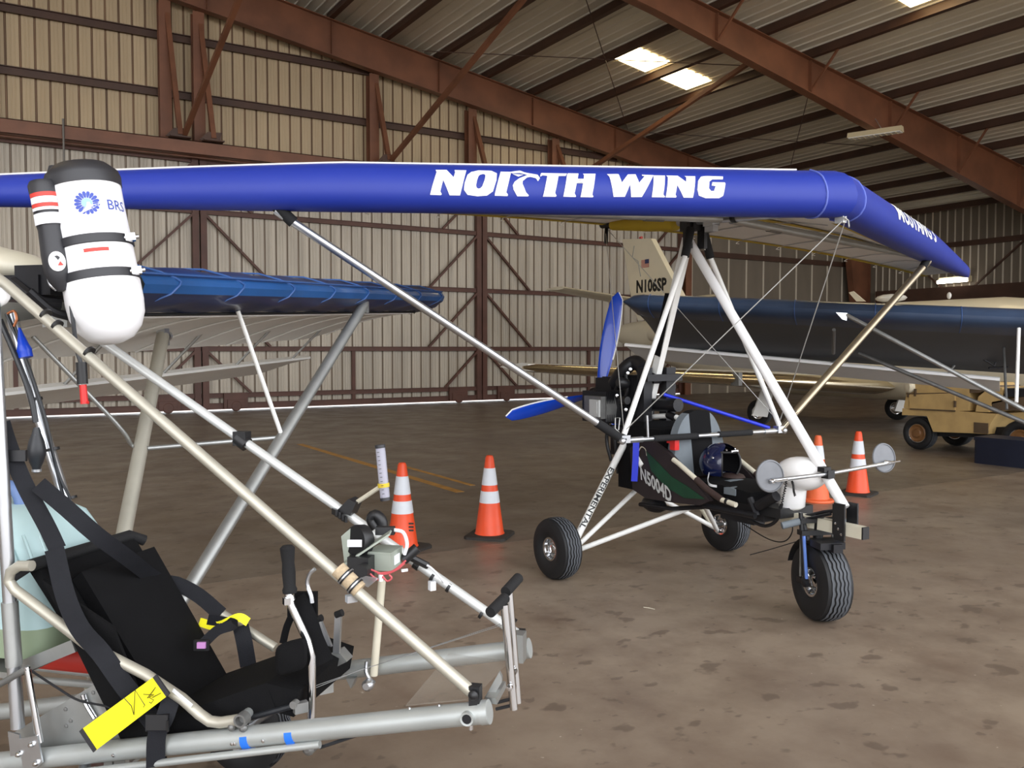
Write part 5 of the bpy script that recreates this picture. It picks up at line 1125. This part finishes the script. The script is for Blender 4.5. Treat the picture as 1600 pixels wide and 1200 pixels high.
# ------------------------------------------------------------------ business jet behind
mat('jet_white', srgb(222, 220, 214), 0.3, 0, .04, 2, coat=.3)
mat('jet_cream', srgb(222, 212, 186), 0.35, 0, .05, 2, coat=.2)
mat('polished', srgb(228, 216, 190), 0.2, 1.0, .1, 3)
mat('flag_red', srgb(180, 70, 66), 0.6)
mat('flag_blue', srgb(50, 58, 96), 0.6)
JX = 16.3
jt = thing('jet_airplane', 'white twin jet airplane with polished wing edge and lettered tail parked at the back', 'airplane', (JX, 13, 0))
def ell(y, zc, rz, rx, n=28): return [V((JX + rx * math.cos(2 * math.pi * k / n), y, zc + rz * math.sin(2 * math.pi * k / n))) for k in range(n)]
part('fuselage', MB().loft([ell(20.9, 2.15, .12, .12), ell(19.8, 2.05, .38, .32), ell(18.0, 1.85, .68, .6), ell(16.0, 1.68, .92, .78), ell(14.0, 1.6, 1.02, .83), ell(9.0, 1.6, 1.02, .83), ell(7.4, 1.55, .9, .76), ell(6.2, 1.35, .6, .55), ell(5.5, 1.2, .25, .25), ell(5.4, 1.2, .05, .05)]), 'jet_cream', jt, smooth=60)
def jp(x, y, X=JX): return hit(x, y, (X, 0, 0), (1, 0, 0))
fin = [jp(976, 374), jp(1021, 373), jp(1070, 467), jp(1078, 500), jp(1000, 500), jp(990, 466)]
fi = part('tail_fin', MB().prism([p + X3 * -.09 for p in fin], (.18, 0, 0)), 'jet_cream', jt)
b = MB(); put_text(b, 'N106SP', jp(1017, 447, JX - .095), -Y3, Z3, .48, .02, 0, width=1.30); part('lettering', b, 'letter_black', fi, smooth=0)
fo = jp(1008, 412, JX - .094)
for k in range(7): part('flag_stripe', MB().box(fo + Z3 * (.10 - .033 * k), (.004, .34, .018)), 'flag_red', fi)
part('flag_canton', MB().box(fo + V((-.003, -.08, .06)), (.004, .17, .12)), 'flag_blue', fi)
part('rudder_line', MB().tube([jp(991, 384, JX - .094), jp(988, 402, JX - .094), jp(997, 408, JX - .094), jp(1001, 432, JX - .094)], .012, 5), 'alu_dull', fi)
part('fin_cap', MB().tube([jp(1000, 372), jp(1003, 371)], .04, 8), 'flag_red', fi)
for sg in (-1, 1):
    secs = []
    for k in range(5):
        t = k / 4; x = JX + sg * (.1 + 2.85 * t); y0 = 18.6 + .5 * t; ch = 1.5 - .55 * t; z = 2.95 + .34 * t
        secs.append([V((x, y0 + ch * a, z + q * (1 - .3 * t))) for a, q in ((0, 0), (.08, .05), (.35, .07), (1, .005), (1, -.005), (.35, -.06), (.08, -.04))])
    part('tailplane', MB().loft(secs), 'jet_cream', jt)
LEr, LEt = V((15.55, 10.85, .88)), V((8.35, 12.95, 1.31))
def jw(t, sg):                                     # wing section at t along the span
    p = LEr.lerp(LEt, t); ch = 2.25 - 1.15 * t; th = .23 - .14 * t
    if sg > 0: p = V((2 * JX - p.x, p.y, p.z))
    return p, ch, th
for sg in (-1, 1):
    secs = [[p + Y3 * (ch * a) + Z3 * (th * q) for a, q in ((.12, .75), (.3, 1), (1, .06), (1, -.06), (.3, -.8), (.12, -.62))] for p, ch, th in [jw(t, sg) for t in (0, .25, .5, .75, 1)]]
    wj = part('wing', MB().loft(secs), 'jet_white', jt)
    secs = [[p + Y3 * (ch * a * sc) + Z3 * (th * q * sc) for a, q in ((.14, .80), (.06, .62), (.02, .36), (0, 0), (.02, -.32), (.06, -.5), (.14, -.66))] for p, ch, th, sc in [jw(t, sg) + (k,) for t, k in ((-.02, .25), (-.012, .7), (0, 1), (.25, 1), (.5, 1), (.75, 1), (.98, 1), (1.02, .3))]]
    part('polished_edge', MB().loft(secs), 'polished', wj, smooth=60)
    for t in (.45, .72): 
        p, ch, th = jw(t, sg); part('stall_fence', MB().box(p + Y3 * .06, (.10, .2, th * 1.5)), 'steel', wj)
    g = ground(1187, 664) if sg < 0 else ground(1402, 656); q = V((g.x, g.y, .28)); tire(q, -X3 + Y3 * -.2, .28, .2, .14, jt, 'main_wheel')
    pipe('gear_strut', [q, V((q.x + .1, q.y, 1.0))], .05, 'jet_white', jt, 10); part('torque_link', MB().tube([q + V((.05, -.12, .1)), q + V((.1, -.2, .3)), q + V((.1, -.08, .5))], .03, 8), 'alu', jt)
    part('gear_door', MB().prism([V((q.x - .25 + dx, q.y - .35, z)) for dx, z in ((-.35, .25), (.1, .2), (.35, .95), (.0, .95))], (0, .03, 0)), 'jet_white', jt)
part('antenna', MB().prism([jp(1326, 457), jp(1333, 455), jp(1352, 471), jp(1338, 471)], (.03, 0, 0)), 'jet_cream', jt); part('roof_dome', MB().ball(jp(1392, 466), (.2, .36, .09), 14, 6), 'jet_white', jt); part('roof_dome', MB().ball(jp(1483, 462), (.03, .05, .07), 8, 5), 'jet_white', jt)
for sg in (-1, 1): part('engine_pod', MB().lathe((JX + sg * 1.15, 15.6, 2.05), (0, 1, 0), [(.28, 0), (.34, .1), (.36, .7), (.32, 1.5), (.2, 2.0)], 20), 'jet_cream', jt)
pipe('nose_gear', [(JX, 7.2, .2), (JX, 7.3, .9)], .05, 'jet_white', jt, 10); tire((JX, 7.2, .2), X3, .2, .14, .1, jt, 'nose_wheel')

# ------------------------------------------------------------------ beige tow tractor
mat('tug_beige', srgb(196, 164, 108), 0.5, 0, .2, 4, .1, 10)
mat('tug_dark', srgb(92, 74, 54), 0.6, 0, .3, 5)
mat('tug_hub', srgb(128, 88, 50), 0.5, 0, .25, 8)
TGX = 12.95
def tp(x, y, X=TGX): return hit(1380 + x / 6.667, 560 + y / 6.667, (X, 0, 0), (1, 0, 0))
tg_ = thing('tow_tractor', 'beige aircraft tow tractor parked under the navy wing at right', 'tractor', (TGX + .7, 7.6, 0))
part('lower_body', MB().prism([tp(*q) for q in ((195, 590), (200, 520), (750, 545), (1180, 580), (1110, 690), (1085, 790), (930, 780), (520, 765), (455, 600))], (1.35, 0, 0)), 'tug_beige', tg_, smooth=20)
hd_ = part('hood', MB().prism([tp(*q) for q in ((235, 240), (860, 265), (905, 330), (890, 545), (750, 548), (275, 525), (212, 515), (240, 380))], (1.35, 0, 0)), 'tug_beige', tg_, smooth=20)
part('hood_panel', MB().prism([tp(x, y, TGX - .02) for x, y in ((265, 378), (745, 362), (748, 540), (280, 520))], (.02, 0, 0)), 'tug_beige', hd_); part('panel_gap', MB().bar(tp(280, 526, TGX - .012), tp(750, 548, TGX - .012), .02, .02).bar(tp(240, 368, TGX - .012), tp(745, 358, TGX - .012), .02, .012), 'tug_dark', hd_)
part('hood_latch', MB().box(tp(748, 475, TGX - .03), (.03, .03, .1)), 'tug_dark', hd_); part('head_lamp', MB().lathe(tp(262, 295, TGX - .02), (-.9, .4, 0), [(.10, -.06), (.11, 0), (.09, .03), (.001, .05)], 18), 'jet_cream', hd_); part('lamp_bracket', MB().box(tp(262, 375, TGX - .02), (.03, .03, .09)).box(tp(335, 355, TGX - .02), (.03, .03, .12)), 'tug_dark', hd_)
part('tool_recess', MB().box(tp(1020, 725, TGX - .004), (.02, .22, .16)), 'tug_dark', tg_)
part('seat_box', MB().prism([tp(*q) for q in ((990, 400), (1110, 300), (1240, 310), (1240, 450), (1140, 470), (1100, 560), (960, 555))], (1.0, 0, 0)), 'tug_beige', tg_)
part('seat_cushion', MB().prism([tp(*q) for q in ((900, 300), (1090, 285), (1090, 320), (1000, 360), (900, 360))], (.9, 0, 0)), 'tug_dark', tg_)
part('rear_deck', MB().prism([tp(*q) for q in ((1130, 455), (1260, 430), (1600, 380), (1600, 540), (1130, 545))], (1.3, 0, 0)), 'tug_dark', tg_); part('rear_equipment', MB().prism([tp(*q) for q in ((1280, 310), (1600, 320), (1600, 400), (1250, 400))], (1.0, 0, 0)), 'engine_dark', tg_)
pipe('steering_column', [tp(1080, 540, TGX + .3), tp(1050, 420, TGX + .3)], .025, 'tug_dark', tg_, 8)
part('under_chassis', MB().prism([tp(*q, X=TGX + .2) for q in ((300, 700), (1400, 720), (1400, 840), (300, 800))], (.95, 0, 0)), 'engine_dark', tg_)
for (wx, wy), R_ in (((325, 795), .27), ((1400, 800), .30)):
    p = tp(wx, wy)
    for X_ in (TGX + .16, TGX + 1.2):
        q = V((X_, p.y, R_)); tw = tire(q, -X3, R_, .22, R_ * .55, tg_); part('hub_cap', MB().lathe(q - X3 * .09, -X3, [(R_ * .54, 0), (R_ * .5, .015), (R_ * .3, -.01), (R_ * .22, .02), (.001, .02)], 20), 'tug_hub', tw)
# dark blue trunk beside it
mat('trunk_navy', srgb(22, 30, 52), 0.5, 0, .15, 5)
tz = [hit(x, y, (12.2, 0, 0), (1, 0, 0)) for x, y in ((1522, 682), (1524, 720))]
tk2 = thing('storage_trunk', 'long dark navy storage trunk on the floor in front of the tractor', 'box', (12.5, 6.2, 0))
y1 = tz[0].y; h = max(.38, tz[0].z)
part('trunk_body', MB().loft([[V((12.2 + x * .5, y1 - y * 2.0, z)) for x, y in ((0, .02), (.04, 0), (.96, 0), (1, .02), (1, .98), (.96, 1), (.04, 1), (0, .98))] for z in (0, .03, h - .05)]), 'trunk_navy', tk2, smooth=30); part('trunk_lid', MB().loft([[V((12.19 + x * .52, y1 + .01 - y * 2.02, z)) for x, y in ((0, .02), (.04, 0), (.96, 0), (1, .02), (1, .98), (.96, 1), (.04, 1), (0, .98))] for z in (h - .05, h - .01, h)]), 'trunk_navy', tk2, smooth=30)

# ------------------------------------------------------------------ lamps
mat('fixture_cream', srgb(214, 198, 160), 0.5)
mat('lamp_glow', (1.0, .96, .86), 0.5, emit=14)
p, q = hit(1326, 217, (0, 15.75, 0), (0, 1, 0)), hit(1410, 205, (0, 14.43, 0), (0, 1, 0))
lf = thing('ceiling_lamp', 'long cream fluorescent fixture hanging unlit from the roof beam', 'lamp', tuple(p.lerp(q, .5)))
dl = (q - p).normalized(); up_ = Z3; xx = dl.cross(up_).normalized()
ho = part('housing', MB().prism([p + xx * a + Z3 * z for a, z in ((-.16, 0), (-.10, .14), (.10, .14), (.16, 0))], q - p), 'fixture_cream', lf); part('diffuser', MB().bar(p.lerp(q, .02) - Z3 * .01, p.lerp(q, .98) - Z3 * .01, .28, .02), 'sail_white', lf)
for k in range(9): part('louvre', MB().box(p.lerp(q, .1 + .1 * k) - Z3 * .025, (.012, .27, .02), (dl, xx, Z3)), 'fixture_cream', lf)
mm = p.lerp(q, .5) + Z3 * .14
part('hanger', MB().tube([p.lerp(q, .38) + Z3 * .14, mm + Z3 * .3, p.lerp(q, .62) + Z3 * .14], .012, 6), 'alu', lf)
p, q = hit(1465, 441, (XS - .35, 0, 0), (1, 0, 0)), hit(1511, 437, (XS - .35, 0, 0), (1, 0, 0))
lw = thing('wall_lamp', 'lit white fluorescent tube on the dark side wall at right', 'lamp', tuple(p.lerp(q, .5)))
part('tube', MB().tube([p, q], .07, 10), 'lamp_glow', lw); part('backing', MB().bar(p + V((.2, 0, .05)), q + V((.2, 0, .05)), .25, .22), 'fixture_cream', lw)
part('wall_bracket', MB().bar(p.lerp(q, .5), p.lerp(q, .5) + X3 * .33, .05, .05), 'fixture_cream', lw)
# store room along the side wall
b = MB().box((XS - .2, 13.5, 3.55), (.3, 18, .9)); part('ledger_board', b, 'rust_dark', ws)
part('brown_cabinet', MB().box((XS - .5, 13.2, 4.2), (.5, 2.4, .9)), 'rust_steel', ws)

# a dry twig and paper scraps on the floor
g = ground(1015, 951); solo('twig', MB().tube([g + V((-.02, .035, .003)), g + V((.0, .0, .004)), g + V((.012, -.035, .003))], .0025, 6), 'cream_tube', 'thin pale twig lying on the open floor left of the trike front wheel', 'twig', tuple(g))
